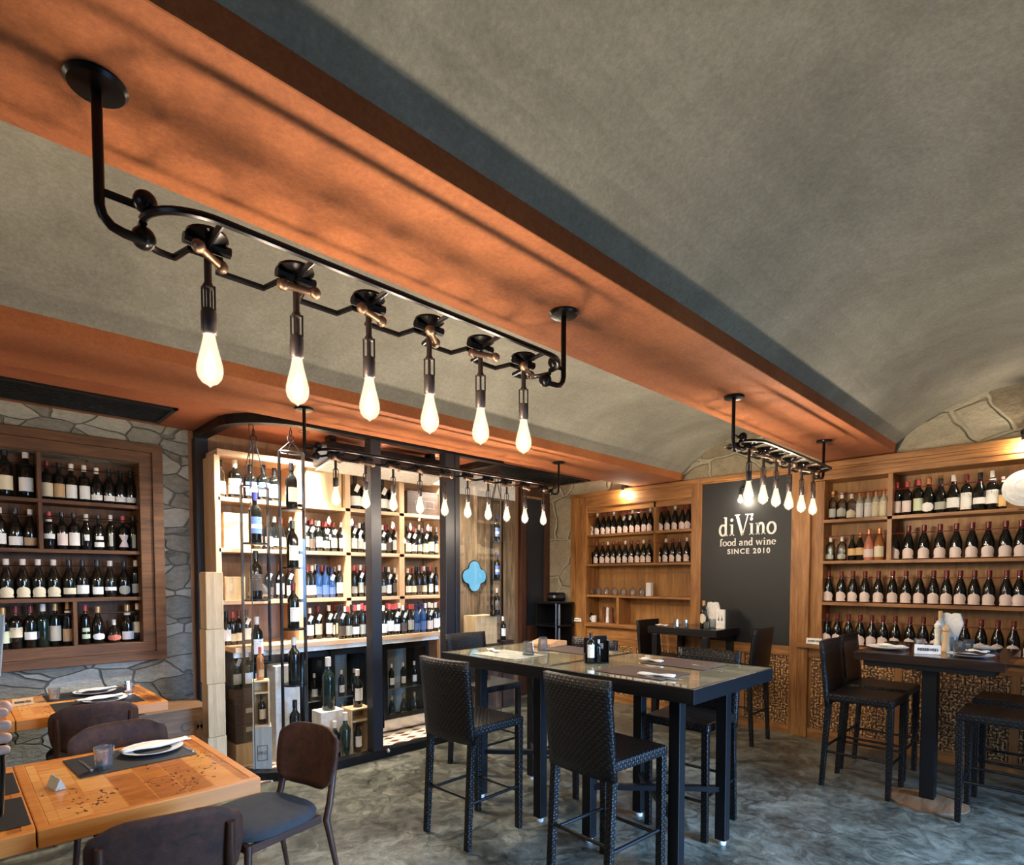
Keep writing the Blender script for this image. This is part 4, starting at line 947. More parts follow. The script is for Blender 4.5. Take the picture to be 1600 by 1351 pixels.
for z, lab, cap, gl, ds, sc, ex in ((tA[0], 'l_blue', 'bluecap', 'bg', 'big blue-labelled bottle in the top tier of the left hanging rack', 1.38, 'stripe'), (tA[1], 'l_dark', 'blackcap', 'bg', 'big dark-labelled bottle in the second tier of the left hanging rack', 1.33, None), (tA[2], 'l_white', 'whitecap', 'bg', 'big white-labelled bottle in the third tier of the left hanging rack', 1.25, None)):
    bottle(bmag(lab, cap, gl, ex), (xA, yA, z), .45, ds, None, sc)
for z, lab, cap, gl, ds, sc in ((tB[0], 'l_cream', 'blackcap', 'bg', 'big cream-labelled bottle in the top tier of the right hanging rack', 1.25), (tB[1], 'l_white', 'blackcap', 'bg', 'big bottle in the second tier of the right hanging rack', 1.28), (tB[2], 'l_white', 'redcap', 'bg', 'big square-labelled bottle in the third tier of the right hanging rack', 1.25), (tB[3], None, 'whitecap', 'bg', 'big unlabelled black bottle, fourth tier of the right hanging rack', 1.3), (tB[4], 'l_cream', 'blackcap', 'bg', 'big bottle in the bottom tier of the right hanging rack', 1.22)):
    bottle(proto('bordeaux', gl, cap, lab, 'rect', (.045, .14), False, None, 1.35), (xB_, yB, z), .4, ds, None, sc)
yD = 5.0; xD = at(776, 900, 'Y', yD).x; tD = [ZT(776, 846, yD), ZT(776, 905, yD), ZT(776, 960, yD)]  # added rack and bottles, modelling the left racks' reflection in the glass
hang(xD, yD, ZS, tD, 'black hanging bottle rack at the right end of the glass cellar', .17)
for i, z in enumerate(tD):
    bottle(bmag('l_blue' if i != 2 else 'l_dark', 'bluecap' if i < 2 else 'whitecap', 'bg', 'stripe' if i < 2 else None), (xD, yD, z), .2, ['blue-labelled bottle in the top tier of the far hanging rack', 'blue-labelled bottle in the middle tier of the far hanging rack', 'dark-labelled bottle in the bottom tier of the far hanging rack'][i], None, 1.05)
# cellar floor display
crate(at(735, 970, 'Y', 5.2).x, at(768, 970, 'Y', 5.2).x, 5.1, 5.32, .80, 1.14, 'crate', 'pale wooden wine case standing beside the plank wall')
crate(at(733, 970, 'Y', 5.2).x, at(772, 970, 'Y', 5.2).x, 5.06, 5.34, .012, .80, 'crate_d', 'tall dark case under the pale wine case by the plank wall')
bottle(bmag('l_white', 'whitecap'), (at(786, 980, 'Y', 5.15).x, 5.15, .82), 0, 'tall bottle with white label beside the plank wall at cellar end', None, .95)
tag(MB().box(at(780, 970, 'Y', 5.15).x-.02, at(793, 970, 'Y', 5.15).x+.02, 5.06, 5.24, .012, .82).build('display_pedestal', 'crate_d'), 'narrow dark pedestal under a bottle at the cellar end', 'pedestal')
# plinth + grey crate + open bottle box at the left
pz = at(404, 1210, 'Z', .07)
tag(MB().box(at(431, 1100, 'Y', 4.88).x, at(469, 1100, 'Y', 4.88).x, 4.88, 5.06, .012, .84).build('display_plinth', 'plinth', None, False, .004), 'tall white display plinth behind the hanging rack in the cellar', 'plinth')
gx0, gx1 = at(391, 1150, 'Y', 4.68).x, at(416, 1150, 'Y', 4.68).x
gA = crate(1.735, 1.875, 4.655, 4.80, .012, .40, 'crate_g', 'grey printed wine crate on end inside the cellar glass corner', 'ERLI')
gA.rotation_euler.z = -.35
t = crate(1.74, 1.865, 4.67, 4.79, .40, .77, 'crate', 'open pine bottle box stacked on the grey crate', None, True); t.rotation_euler.z = -.35
bottle(bmag('l_tan'), (1.803, 4.72, .412), .4, 'dark bottle with tan label standing inside the open pine box', None, .80)
bottle(proto('slim', 'bamber', 'redcap2', 'l_tan', 'rect', (.03, .10)), (1.80, 4.73, .77), .4, 'amber bottle standing on the open pine box', None, .85)
dk_ = thing('dark_wine_crates', '', 'crate', (0, 0, 0)); bpy.data.objects.remove(dk_)
zc_ = [.012, .20, .36, .52]
lbls = ['pale wine crate at the bottom of the stack by the cellar glass', 'dark wine crate with paper label just above the pale bottom crate', 'dark wine crate with paper label in the middle of the stack', 'dark wine crate on top of the stack by the cellar glass']
for i in range(4):
    t = crate(1.70, 1.97, 5.02, 5.34, zc_[i], (zc_+[.66])[i+1]-.004, 'crate' if i == 0 else 'crate_d', lbls[i])
    if i in (1, 2): MB().box(-.05, .09, -.163, -.161, .09, .13).build('paper_label', 'l_grey', t)
for i, (x, y, lb, sc) in enumerate(((1.74, 5.10, 'l_grey', 1.1), (1.83, 5.08, 'l_white', 1.15), (1.92, 5.10, 'l_white', 1.0), (1.78, 5.22, 'l_dark', 1.1), (1.89, 5.23, 'l_cream', 1.1))):
    bottle(proto('bordeaux', 'bgreen', random.choice(['whitecap', 'redcap', 'redcap2']), lb, 'rect', (.03, .11), i in (0, 1)), (x, y, .66), .3, ['green-black bottle with grey label, front left on the dark crates', 'tagged bottle with white label, front middle on the dark crates', 'bottle with white label, front right on the dark crates', 'bottle with dark label, rear left on the dark crates', 'bottle with cream label, rear right on the dark crates'][i], None, sc)
# bottles standing low behind the glass between rack and post
tag(MB().box(2.30, 2.52, 4.70, 4.88, .012, .42).build('display_pedestal', 'linen', None, False, .003), 'short pale pedestal carrying a tall bottle in the cellar', 'pedestal')
bottle(bmag(None, 'whitecap', 'bgreen'), (2.41, 4.78, .42), .3, 'tall unlabelled bottle on the short pale pedestal', None, 1.55)
bx = at(558, 1150, 'Y', 4.66).x
t = crate(bx-.10, bx+.10, 4.58, 4.75, .012, .43, 'crate', 'open pine box holding a blue-white labelled bottle behind glass', None, True)
bottle(bmag('l_white'), (bx, 4.65, .024), .3, 'stout bottle with pale label inside the open pine box', None, .95)
bottle(bmag('l_white', 'whitecap'), (bx+.01, 4.66, .43), .3, 'dark bottle with white label standing on top of the pine box', None, 1.12)
bottle(bmag(None, 'whitecap', 'bgreen'), (at(538, 1180, 'Y', 4.60).x, 4.58, .012), .3, 'tall unlabelled green bottle on the floor beside the pine box', None, 1.35)
bottle(bmag('l_tan', 'whitecap'), (at(522, 1180, 'Y', 4.66).x, 4.64, .012), .3, 'tan-labelled bottle on the cellar floor left of the green bottle', None, 1.1)
bottle(bmag('l_white', 'whitecap'), (at(512, 1180, 'Y', 4.62).x, 4.56, .012), .3, 'white-labelled bottle on the floor near the curved glass', None, .9)
# crates outside: pine stack against the cellar side, brown chest
cx_ = at(322, 1000, 'Y', 4.62).x; cxb = at(351, 1000, 'Y', 4.62).x
zz_ = [0, .40, .80, 1.21, at(336, 893, 'Y', 4.62).z]
for i in range(4):
    crate(cx_-.0+.006*(i % 2), cxb-.004*(i % 2), 4.62, 4.76, zz_[i], zz_[i+1]-.003, 'crate', ['bottom', 'second from bottom', 'third from bottom', 'topmost'][i]+' pine crate of the upright stack left of the cellar')
bc = crate(.98, 1.47, 4.90, 5.30, 0, .585, 'crate_b', 'large brown wooden chest with stencil beside the pine crate stack')
text('stencil', 'C M', .10, 'l_dark', bc, (.12, -.2012, .44), (pi/2, 0, 0), .0004, .002)

# ================================================================ PIPE LAMPS
def bulb_parts(t, x, y, z, zlen=.155):
    """socket, cage, and pear bulb hanging from height z"""
    s = thing_child('lamp_socket', t, (x, y, z))
    return s
def lamp(x0, xs_, label, group, yc, zp=ZB, dx_ends=None):
    """xs_: bulb x positions; x0,x1 posts"""
    xa_, xb_ = x0; t = thing('pipe_chandelier', label, 'ceiling lamp', ((xa_+xb_)/2, yc, zp), 0, group); ox = (xa_+xb_)/2; dz = zp
    X = lambda x: x-ox; Z = lambda z: z-dz; hw = .115; zr_ = 2.445
    for k, x in enumerate((xa_, xb_)):
        s_ = 1 if k == 0 else -1
        MB().lathe([(0, 0), (.060, 0), (.062, -.006), (.055, -.014), (.022, -.018), (0, -.018)], 24, (X(x), 0, 0)).build('ceiling_plate', 'pipe', t, True)
        pts = [(X(x), 0, 0), (X(x), 0, Z(2.44))] + [(X(x)+s_*(.045-.045*cos(a)), 0, Z(2.44)-.045*sin(a)) for a in (pi/6, pi/3, pi/2)] + [(X(x)+s_*.09, 0, Z(2.393))]
        MB().tube(pts, .011, 10).build('post', 'pipe', t, True)
        MB().tube([(X(x), 0, Z(2.47)), (X(x)+s_*.08, 0, Z(2.47))], .009, 8).build('branch', 'pipe', t, True)
        m = MB(); m.ball((X(x)+s_*.085, -.022, Z(2.472)), .026, 14); m.ball((X(x)+s_*.09, .022, Z(2.410)), .027, 14); m.build('ball_joint', 'pipe', t, True)
    e0, e1 = xa_+.085, xb_-.085; n = 10
    near = [(X(e0)+hw*1.2*(1-cos(a)), -hw*sin(a), Z(zr_)) for a in [i*pi/2/n for i in range(n+1)]]
    near += [(X(e1)-hw*1.2*(1-cos(a)), -hw*sin(a), Z(zr_)) for a in [pi/2-i*pi/2/n for i in range(n+1)]]
    MB().tube(near, .010, 8).build('near_rail', 'pipe', t, True)
    far = [(X(e0)+hw*.6*(1-cos(a)), hw*sin(a), Z(zr_)-.01) for a in [i*pi/2/n for i in range(n+1)]]
    for x in xs_:
        far += [(X(x)-.045, hw, Z(zr_)-.01), (X(x)-.03, .045, Z(zr_)-.01), (X(x)+.045, .045, Z(zr_)-.01), (X(x)+.06, hw, Z(zr_)-.01)]
    far += [(X(e1)-hw*.6*(1-cos(a)), hw*sin(a), Z(zr_)-.01) for a in [pi/2-i*pi/2/n for i in range(n+1)]]
    far = [p for i, p in enumerate(far) if i == 0 or (Vector(p)-Vector(far[i-1])).length > .004]
    MB().tube(far, .009, 8).build('far_rail', 'pipe', t, True)
    for i, x in enumerate(xs_):
        a = rad([35, -20, 15, 40, -30, 25, 0, -40, 10, 30][i % 10])
        MB().lathe([(0, .008), (.048, .008), (.050, .0), (.040, -.006), (.018, -.016), (.012, -.03), (0, -.03)], 22, (X(x), 0, Z(2.455))).build('disc', 'pipe', t, True)
        m = MB(); m.tube([(X(x)-.055, -.0, Z(2.437)), (X(x)+.055, -.0, Z(2.437))], .014, 8); m.tube([(X(x), -hw, Z(zr_)), (X(x), hw*.4, Z(zr_)-.01)], .008, 8); m.build('cross_pipe', 'pipe', t, True)
        m = MB(); dx, dy = cos(a)*.042, sin(a)*.042
        m.tube([(X(x)-dx, -dy-.02, Z(2.405)), (X(x)+dx, dy-.02, Z(2.398))], .010, 10); m.ball((X(x)-dx, -dy-.02, Z(2.405)), .0165, 10); m.ball((X(x)+dx, dy-.02, Z(2.398)), .0165, 10); m.build('copper_valve', 'copper', t, True)
        so = MB().lathe([(0, 0), (.009, 0), (.009, -.075), (.016, -.088), (.004, -.09), (.004, -.14), (.017, -.142), (.019, -.15), (.019, -.20), (.016, -.205), (0, -.205)], 14, (X(x), 0, Z(2.42))).build('socket', 'socket', t, True)
        m = MB()
        for k in range(4): b_ = pi/4+k*pi/2; m.tube([(X(x)+.0165*cos(b_), .0165*sin(b_), Z(2.335)), (X(x)+.0165*cos(b_), .0165*sin(b_), Z(2.275))], .0028, 5)
        m.build('cage', 'socket', so, True)
        bl = MB().lathe([(.012, 0), (.0145, -.012), (.019, -.035), (.0265, -.065), (.031, -.085), (.0315, -.100), (.028, -.115), (.019, -.127), (.006, -.134), (0, -.140)], 16, (X(x), 0, Z(2.222))).build('bulb', 'bulb', so, True)
        MB().lathe([(0, 0), (.007, -.012), (.014, -.035), (.015, -.055), (.009, -.070), (0, -.075)], 10, (X(x), 0, Z(2.175))).build('glowing_filament', 'filament', so, True)
    return t
yl_ = (B1[0]+B1[1])/2
lamp((.275, 1.885), (.50, .73, .96, 1.19, 1.42, 1.645), 'nearest black pipe chandelier of six lit bulbs under the terracotta beam', 'black pipe chandeliers', yl_)
lamp((3.49, 5.14), (3.72, 3.95, 4.17, 4.41, 4.66, 4.91), 'black pipe chandelier of six bulbs before the blackboard and right rack', 'black pipe chandeliers', yl_)
lamp((1.72, 4.27), (1.94, 2.17, 2.40, 2.64, 2.88, 3.12, 3.35, 3.57, 3.80, 4.05), 'long black pipe chandelier of ten bulbs in front of the cellar', 'black pipe chandeliers', 3.70)
lamp((-2.3, -.45), (-2.05, -1.75, -1.45, -1.15, -.85), 'black pipe chandelier over the stone-wall tables, beyond the left edge', 'black pipe chandeliers', 3.70)  # unseen lamp added to put warm light on the left stone wall
# wall bulbs above the racks
def sconce(u, v, label):
    p = at(u, v, 'X', XR-.10); t = thing('wall_bulb_sconce', label, 'wall lamp', (XR-.045, p.y, p.z+.09), 0, 'bare-bulb wall lamps over the oak racks')
    MB().lathe([(0, 0), (.03, 0), (.03, .012), (0, .012)], 16, (0, 0, 0), Matrix.Translation((.035, 0, .02)) @ Matrix.Rotation(-pi/2, 4, 'Y')).build('wall_plate', 'black', t)
    MB().tube([(.03, 0, .02), (-.03, 0, .03), (-.055, 0, .015), (-.055, 0, -.02)], .007, 8).build('arm', 'black', t, True)
    MB().lathe([(0, .0), (.017, 0), (.017, -.045), (0, -.045)], 12, (-.055, 0, -.01)).build('socket', 'socket', t, True)
    MB().lathe([(.012, 0), (.018, -.02), (.028, -.045), (.031, -.062), (.026, -.08), (0, -.095)], 16, (-.055, 0, -.054)).build('bulb', 'bulb', t, True)
    MB().lathe([(0, 0), (.016, -.015), (.017, -.035), (0, -.048)], 10, (-.055, 0, -.084)).build('glowing_filament', 'filament', t, True)
sconce(973, 770, 'bare-bulb wall lamp above the left oak rack')
sconce(1157, 778, 'bare-bulb wall lamp above the blackboard lettering')
sconce(1600, 694, 'bare-bulb wall lamp above the right oak rack at photo edge')

# ================================================================ HIGH TABLES
def hightable(x0, x1, y0, y1, topmat, label, group=None):
    t = thing('bar_table', label, 'table', ((x0+x1)/2, (y0+y1)/2, 0), 0, group); hx, hy = (x1-x0)/2, (y1-y0)/2; Z1 = 1.06
    frame(-hx, hx, -hy, hy, .025, 0, 0).b.free() if False else None
    m = MB()
    for p, q, r, s_ in ((-hx, hx, -hy, -hy+.022), (-hx, hx, hy-.022, hy), (-hx, -hx+.022, -hy+.022, hy-.022), (hx-.022, hx, -hy+.022, hy-.022)): m.box(p, q, r, s_, Z1-.075, Z1)
    m.box(-hx+.022, hx-.022, -hy+.022, hy-.022, Z1-.075, Z1-.012)
    m.build('table_frame', 'blackmat', t, False, .002)
    MB().box(-hx+.022, hx-.022, -hy+.022, hy-.022, Z1-.0115, Z1-.001).build('tabletop', topmat, t, False, .001)
    for sx in (-1, 1):
        for sy in (-1, 1):
            l = MB().box(sx*.27-.032, sx*.27+.032, sy*.29-.032, sy*.29+.032, .03, Z1-.075).build('leg', 'blackmat', t, False, .003)
            MB().lathe([(0, 0), (.022, 0), (.024, .014), (.010, .03), (0, .03)], 12, (sx*.27, sy*.29, 0)).build('foot', 'white', l, True)
    m = MB(); a = math.atan2(.58, .54)
    for s_ in (-1, 1):
        mt = Matrix.Rotation(s_*a, 4, 'Z'); m.box(-.37, .37, -.02, .02, .30-.022*s_, .33-.022*s_, mt)
    m.build('cross_brace', 'blackmat', t); return t
hightable(2.54, 3.49, 1.345, 2.328, 'glasstop', 'glass-topped high table nearest the camera, right half of the pair', 'two glass-topped high tables')
hightable(2.54, 3.49, 2.332, 3.31, 'glasstop', 'glass-topped high table on the cellar side, left half of the pair', 'two glass-topped high tables')
hightable(5.50, 6.03, 2.68, 3.47, 'darktop', 'small dark high table against the blackboard wall')
# pedestal table at right
rt = thing('pedestal_bar_table', 'dark glossy pedestal high table laid for dinner at right', 'table', (5.2, .82, 0))
hx, hy = .50, .42
MB().box(-hx, hx, -hy, hy, 1.0, 1.06).build('tabletop', 'darktop', rt, False, .004)
MB().box(-hx+.05, hx-.05, -hy+.05, hy-.05, .96, 1.0).build('apron', 'blackmat', rt)
MB().box(-.285, -.195, -.045, .045, .03, .96).build('column', 'blackmat', rt, False, .006)
MB().lathe([(0, 0), (.24, 0), (.24, .010), (.10, .03), (0, .03)], 32, (-.24, 0, 0)).build('base_disc', 'crate_b', rt, True)

# ================================================================ BAR STOOLS
def make_stool(mat, label, group):
    t = thing('bar_stool', label, 'stool', (0, 0, 0), 0, group); w_ = .215
    MB().box(-.21, .225, -w_, w_, .665, .72).build('seat', mat, t, False, .012)
    m = MB()   # curved back, local +X forward
    def bk(i, j):
        y = (i*2-1)*w_; z = .62+(1.11-.62)*j; x = -.205-.05*j+.020*(1-(2*i-1)**2)*-1
        return (x, y, z)
    m.grid(bk, 10, 8); m.build('backrest', mat, t, True, 0, .03)
    for sy in (-1, 1):
        MB().prism([(-.222, .64), (-.182, .64), (-.225, 0), (-.255, 0)], sy*.19-.02, sy*.19+.02, 'Y').build('leg', mat, t, False, .004)
        MB().prism([(.182, .67), (.224, .67), (.216, 0), (.184, 0)], sy*.19-.02, sy*.19+.02, 'Y').build('leg', mat, t, False, .004)
    m = MB()
    for a, b, z in (((-.225, -.19), (.2, -.19), .27), ((-.225, .19), (.2, .19), .27), ((.2, -.19), (.2, .19), .24), ((-.225, -.19), (-.225, .19), .30)):
        m.tube([(a[0], a[1], z), (b[0], b[1], z)], .010, 8)
    m.build('footrest', 'blackmat', t, True); return t
st = make_stool('wicker', 'black woven wicker bar stool at the left front of the glass-topped tables', 'wicker stools round the glass-topped tables')
st.location = (2.37, 2.745, 0); st.rotation_euler.z = rad(2)
dup(st, (2.47, 1.79, 0), rad(-3), 'black woven wicker bar stool in front of the table pair, nearest the camera')
dup(st, (3.42, 1.83, 0), pi+rad(3), 'black woven wicker bar stool on the far side at the right table end')
dup(st, (3.41, 2.80, 0), pi, 'black woven wicker bar stool behind the menu stand on the far side')
dup(st, (3.25, 3.63, 0), -pi/2, 'black woven wicker bar stool at the table end nearest the glass cellar')
s2 = make_stool('wicker', 'black bar stool at the cellar side of the small dark table', 'black stools by the wall tables')
for c in s2.children:
    pass
s2.location = (5.76, 3.38, 0); s2.rotation_euler.z = -pi/2
dup(s2, (5.58, 2.50, 0), pi/2, 'black bar stool before the blackboard, near side of the small dark table')
dup(s2, (4.96, 1.22, 0), -pi/2, 'black bar stool at the near left corner of the pedestal table')
dup(s2, (5.50, 1.24, 0), -pi/2, 'black bar stool at the far left corner of the pedestal table')
dup(s2, (4.88, .41, 0), pi/2, 'black bar stool at the right photo edge, near side of pedestal table')
dup(s2, (5.50, .40, 0), pi/2, 'black bar stool at the right photo edge, far side of pedestal table')

# ================================================================ LOW TABLES AND CHAIRS
def lowtable(x0, x1, y0, y1, label):
    t = thing('low_dining_table', label, 'table', ((x0+x1)/2, (y0+y1)/2, 0)); hx, hy = (x1-x0)/2, (y1-y0)/2
    m = MB()
    for p, q, r, s_ in ((-hx, hx, -hy, -hy+.035), (-hx, hx, hy-.035, hy), (-hx, -hx+.035, -hy+.035, hy-.035), (hx-.035, hx, -hy+.035, hy-.035)): m.box(p, q, r, s_, .685, .75)
    m.build('edge_frame', 'lowedge', t, False, .004)
    MB().box(-hx+.035, hx-.035, -hy+.035, hy-.035, .70, .749).build('tabletop', 'lowtop', t, False, .001)
    MB().box(-.05, .05, -.05, .05, .02, .70).build('pedestal', 'blackmat', t, False, .005)
    MB().box(-.28, .28, -.28, .28, 0, .02).build('base_plate', 'blackmat', t, False, .004); return t
lowtable(.20, .935, 2.47, 3.40, 'honey reclaimed-wood table laid with a plate, nearest low table')
lowtable(-.55, .195, 2.47, 3.40, 'honey reclaimed-wood table cut by the left photo edge, in front')
lowtable(.28, 1.075, 4.46, 5.30, 'honey reclaimed-wood table against the stone wall under the niche')
lowtable(-.55, .275, 4.46, 5.30, 'honey reclaimed-wood table at the stone wall, cut by left edge')
def make_chair(label):
    t = thing('dining_chair', label, 'chair', (0, 0, 0), 0, 'walnut dining chairs')
    m = MB(); N = 28
    def sq(k, z, s_): a = 2*pi*k/N; c, s = cos(a), sin(a); q = .62; return Vector((.225*s_*abs(c)**q*(1 if c > 0 else -1), .235*s_*abs(s)**q*(1 if s > 0 else -1), z))
    rings = [[m.b.verts.new(sq(k, z, s_)) for k in range(N)] for z, s_ in ((.435, .93), (.445, .99), (.465, 1.0), (.482, .95), (.49, .80), (.492, .4))]
    for A, B in zip(rings, rings[1:]):
        for k in range(N): m.b.faces.new((A[k], A[(k+1) % N], B[(k+1) % N], B[k]))
    m.b.faces.new(rings[0][::-1]); m.b.faces.new(rings[-1]); m.build('seat', 'fabric', t, True)
    m = MB(); m.box(-.20, .20, -.205, -.180, .395, .433); m.box(-.20, .20, .180, .205, .395, .433); m.box(.17, .195, -.18, .18, .395, .433); m.box(-.20, -.175, -.18, .18, .395, .433)
    m.build('seat_frame', 'walnut', t, False, .004)
    def bk(i, j):
        # rounded trapezoid panel, wider in the middle
        v = j*2-1; wd = .235*(1-.10*max(0, -v)-.04)*(1-.20*abs(v)**6); y = (i*2-1)*wd
        x = -.245-.055*j-.035*(1-((i*2-1))**2); return (x, y, .52+.31*j-.03*abs(i*2-1)**5*(1 if j > .5 else -1)*abs(v)**3)
    m = MB(); m.grid(bk, 12, 10); m.build('backrest', 'walnut', t, True, 0, .014)
    for sy in (-1, 1):
        MB().tube([(-.315, sy*.185, .76), (-.300, sy*.185, .66), (-.262, sy*.19, .47), (-.235, sy*.195, .40), (-.315, sy*.21, 0)], [.013, .016, .018, .018, .011], 10).build('leg', 'walnut_z', t, True)
        MB().tube([(.185, sy*.19, .43), (.215, sy*.205, 0)], [.018, .011], 10).build('leg', 'walnut_z', t, True)
    return t
ch = make_chair('walnut dining chair with charcoal seat at the right end of low table')
ch.location = (1.045, 2.79, 0); ch.rotation_euler.z = pi+rad(14)
dup(ch, (.56, 2.42, 0), pi/2-rad(11), 'walnut dining chair seen from behind at the bottom edge of photo')
dup(ch, (.66, 3.32, 0), -pi/2+rad(4), 'walnut dining chair across the near low table, facing the camera')
dup(ch, (.66, 4.60, 0), pi/2-rad(4), 'walnut dining chair with its back to camera at the stone-wall table')
dup(ch, (-.18, 3.32, 0), -pi/2, 'walnut dining chair at the far left, behind the cut table')

# ================================================================ TABLEWARE
TZ, HZ = .751, 1.061
def mat_(x, y, z, rz, label, mt='mat', sx=.43, sy=.30, grp=None):
    o = MB().box(-sx/2, sx/2, -sy/2, sy/2, 0, .003).build('placemat', mt, None, False, .001); o.location = (x, y, z); o.rotation_euler.z = rz; return tag(o, label, 'placemat', grp)
def plate(x, y, z, rz, label, mt='white', sc=1.0, dark=True):
    t = thing('dinner_plate', label, 'plate', (x, y, z), rz); t.scale = (sc,)*3
    MB().lathe([(0, .003), (.07, .003), (.085, .006), (.128, .018), (.130, .021), (.124, .020), (.082, .010), (0, .008)], 30).build('dish', mt, t, True)
    if dark: MB().lathe([(0, .0085), (.080, .0102), (.080, .0108), (0, .0092)], 26).build('dark_centre', 'mat', t)
    return t
def napkin(x, y, z, rz, label, L_=.24, W_=.06, mt='linen'):
    m = MB()
    def f(i, j): return ((i-.5)*L_, (j-.5)*W_*(1+.35*sin(i*3)), .004*sin(i*9+j*4)+.005)
    m.grid(f, 12, 4); o = m.build('napkin', mt, None, True, 0, .007); o.location = (x, y, z+.006); o.rotation_euler.z = rz; return tag(o, label, 'napkin')
def tumbler(x, y, z, label, sc=1.0, up=True, grp=None):
    m = MB()
    if up: m.lathe([(0, .012), (.024, .012), (.033, .080), (.0355, .082), (.0345, .078), (.027, .0), (0, 0)], 10)
    else: m.lathe([(.0355, 0), (.0335, .003), (.024, .070), (0, .070), (0, .082), (.027, .082), (.0355, 0)], 10)
    o = m.build('water_glass', 'tumbler', None, False); o.location = (x, y, z); o.scale = (sc,)*3; return tag(o, label, 'glass', grp)
def fork(x, y, z, rz, label, knife=False):
    m = MB(); m.box(-.10, .02, -.006, .006, 0, .003); 
    if knife: m.prism([(.02, -.007), (.10, -.009), (.118, .0), (.10, .007), (.02, .006)], 0, .002, 'Z')
    else:
        m.prism([(.02, -.006), (.045, -.013), (.06, -.013), (.06, .013), (.045, .013), (.02, .006)], 0, .003, 'Z')
        for k in range(4): m.box(.06, .105, -.013+k*.0075, -.0095+k*.0075, 0, .003)
    o = m.build('knife' if knife else 'fork', 'steel', None, False, .0006); o.location = (x, y, z); o.rotation_euler.z = rz; return tag(o, label, 'cutlery')
# near low table
mat_(.605, 3.17, TZ, rad(3), 'black placemat under the plate on the near low table', 'mat', .46, .34)
plate(.70, 3.20, TZ+.003, 0, 'white plate with folded napkin on the near low table')
napkin(.72, 3.22, TZ+.018, rad(8), 'long white napkin laid across the plate on the near table', .30, .055)
tumbler(.485, 3.075, TZ+.003, 'faceted water glass left of the plate on the near table', 1.15)
fork(.83, 3.16, TZ+.003, rad(95), 'dark fork right of the plate on the near table')
fork(.43, 3.17, TZ+.003, rad(95), 'knife at the left of the placemat on near low table', True)
card = reserved((.30, 2.93, TZ), rad(100), 'small tent card standing on the near low table', .85, 'l_grey')
mat_(-.02, 2.72, TZ, 0, 'black placemat at the left photo edge on the cut front table', 'mat', .42, .34)
fork(.085, 2.72, TZ+.003, rad(92), 'dark spoon-like cutlery on the black mat at left edge')
mat_(-.02, 3.12, TZ, 0, 'black placemat under the wine glass on the cut front table', 'mat', .42, .32)
# stone-wall table
mat_(.72, 5.12, TZ, 0, 'dark placemat near the stone wall on the wall table', 'mat', .48, .30)
mat_(.72, 4.72, TZ, 0, 'dark placemat on the near side of the wall table', 'mat', .48, .30)
plate(.76, 5.10, TZ+.003, 0, 'white plate on the wall side of the stone-wall table'); napkin(.78, 5.12, TZ+.02, rad(5), 'white napkin on the wall-side plate', .24, .05)
plate(.76, 4.73, TZ+.003, 0, 'white plate on the near side of the stone-wall table'); napkin(.74, 4.75, TZ+.02, rad(10), 'white napkin on the near-side plate of wall table', .28, .05)
tumbler(.52, 5.02, TZ, 'upright water glass left of plates on the stone-wall table'); tumbler(.95, 4.98, TZ, 'bluish water glass right of plates on the stone-wall table', 1.0, True)
reserved((.35, 4.98, TZ), 0, 'reserved tent card at the left of the stone-wall table', .9, 'l_tan')
# pair of high tables
HM = 'brown placemats on the glass-topped tables'
mat_(2.80, 1.80, HZ, pi/2, 'brown placemat before the nearest wicker stool', 'mat_b', .43, .31, HM)
mat_(3.26, 1.80, HZ, pi/2, 'brown placemat on the far right side of glass-topped tables', 'mat_b', .43, .31, HM)
mat_(2.78, 2.86, HZ, pi/2, 'pale grey placemat on the cellar-side table, camera side', 'l_grey', .43, .31, HM)
mat_(3.30, 2.72, HZ, pi/2, 'brown placemat on the cellar-side table, far side', 'mat_b', .43, .31, HM)
napkin(2.72, 1.66, HZ+.003, rad(105), 'white folded napkin on the nearest brown placemat', .20, .03); fork(2.70, 1.60, HZ+.003, rad(100), 'fork beside napkin on the nearest brown placemat')
fork(3.22, 1.62, HZ+.003, rad(80), 'fork on the far right brown placemat'); napkin(3.18, 1.98, HZ+.003, rad(80), 'white napkin on the far right brown placemat', .18, .03)
napkin(2.80, 3.04, HZ+.003, rad(70), 'white napkin on the pale placemat near the cellar', .16, .03)
tumbler(2.85, 2.74, HZ+.003, 'upturned water glass on the pale placemat of the cellar-side table', 1.15, False); tumbler(3.14, 2.87, HZ, 'upturned water glass farther back on the cellar-side table', 1.15, False)
# condiment holder with oil bottle and menus
mh = thing('menu_holder', 'black menu and condiment holder in the middle of glass-topped tables', 'holder', (2.91, 2.22, HZ), rad(-45)); mh.scale = (1.15,)*3
m = MB(); m.box(-.055, .075, -.03, .045, 0, .006); m.box(-.055, -.05, -.03, .045, .006, .05); m.box(.07, .075, -.03, .045, .006, .12); m.box(-.055, .075, .04, .045, .006, .13)
m.build('tray', 'blackmat', mh); MB().box(.0, .068, .0, .035, .006, .145).build('menus', 'black', mh, False, .002)
MB().box(.025, .048, -.0012, 0.0, .075, .105).build('cover_print', 'l_grey', mh)
o = bottle(proto('slim', 'bg', 'blackcap', 'l_white', 'rect', (.05, .19), half=1.0), (2.865, 2.215, HZ+.008), -.8, 'dark oil bottle with white label in the black menu holder', None, .48, 'oil_bottle'); o.scale = (.75, .75, .58)
o = bottle(proto('slim', 'bg', 'whitecap', None, 'rect'), (2.90, 2.18, HZ+.008), -.8, 'small vinegar bottle with pale cap in the black menu holder', None, .45, 'vinegar_bottle')
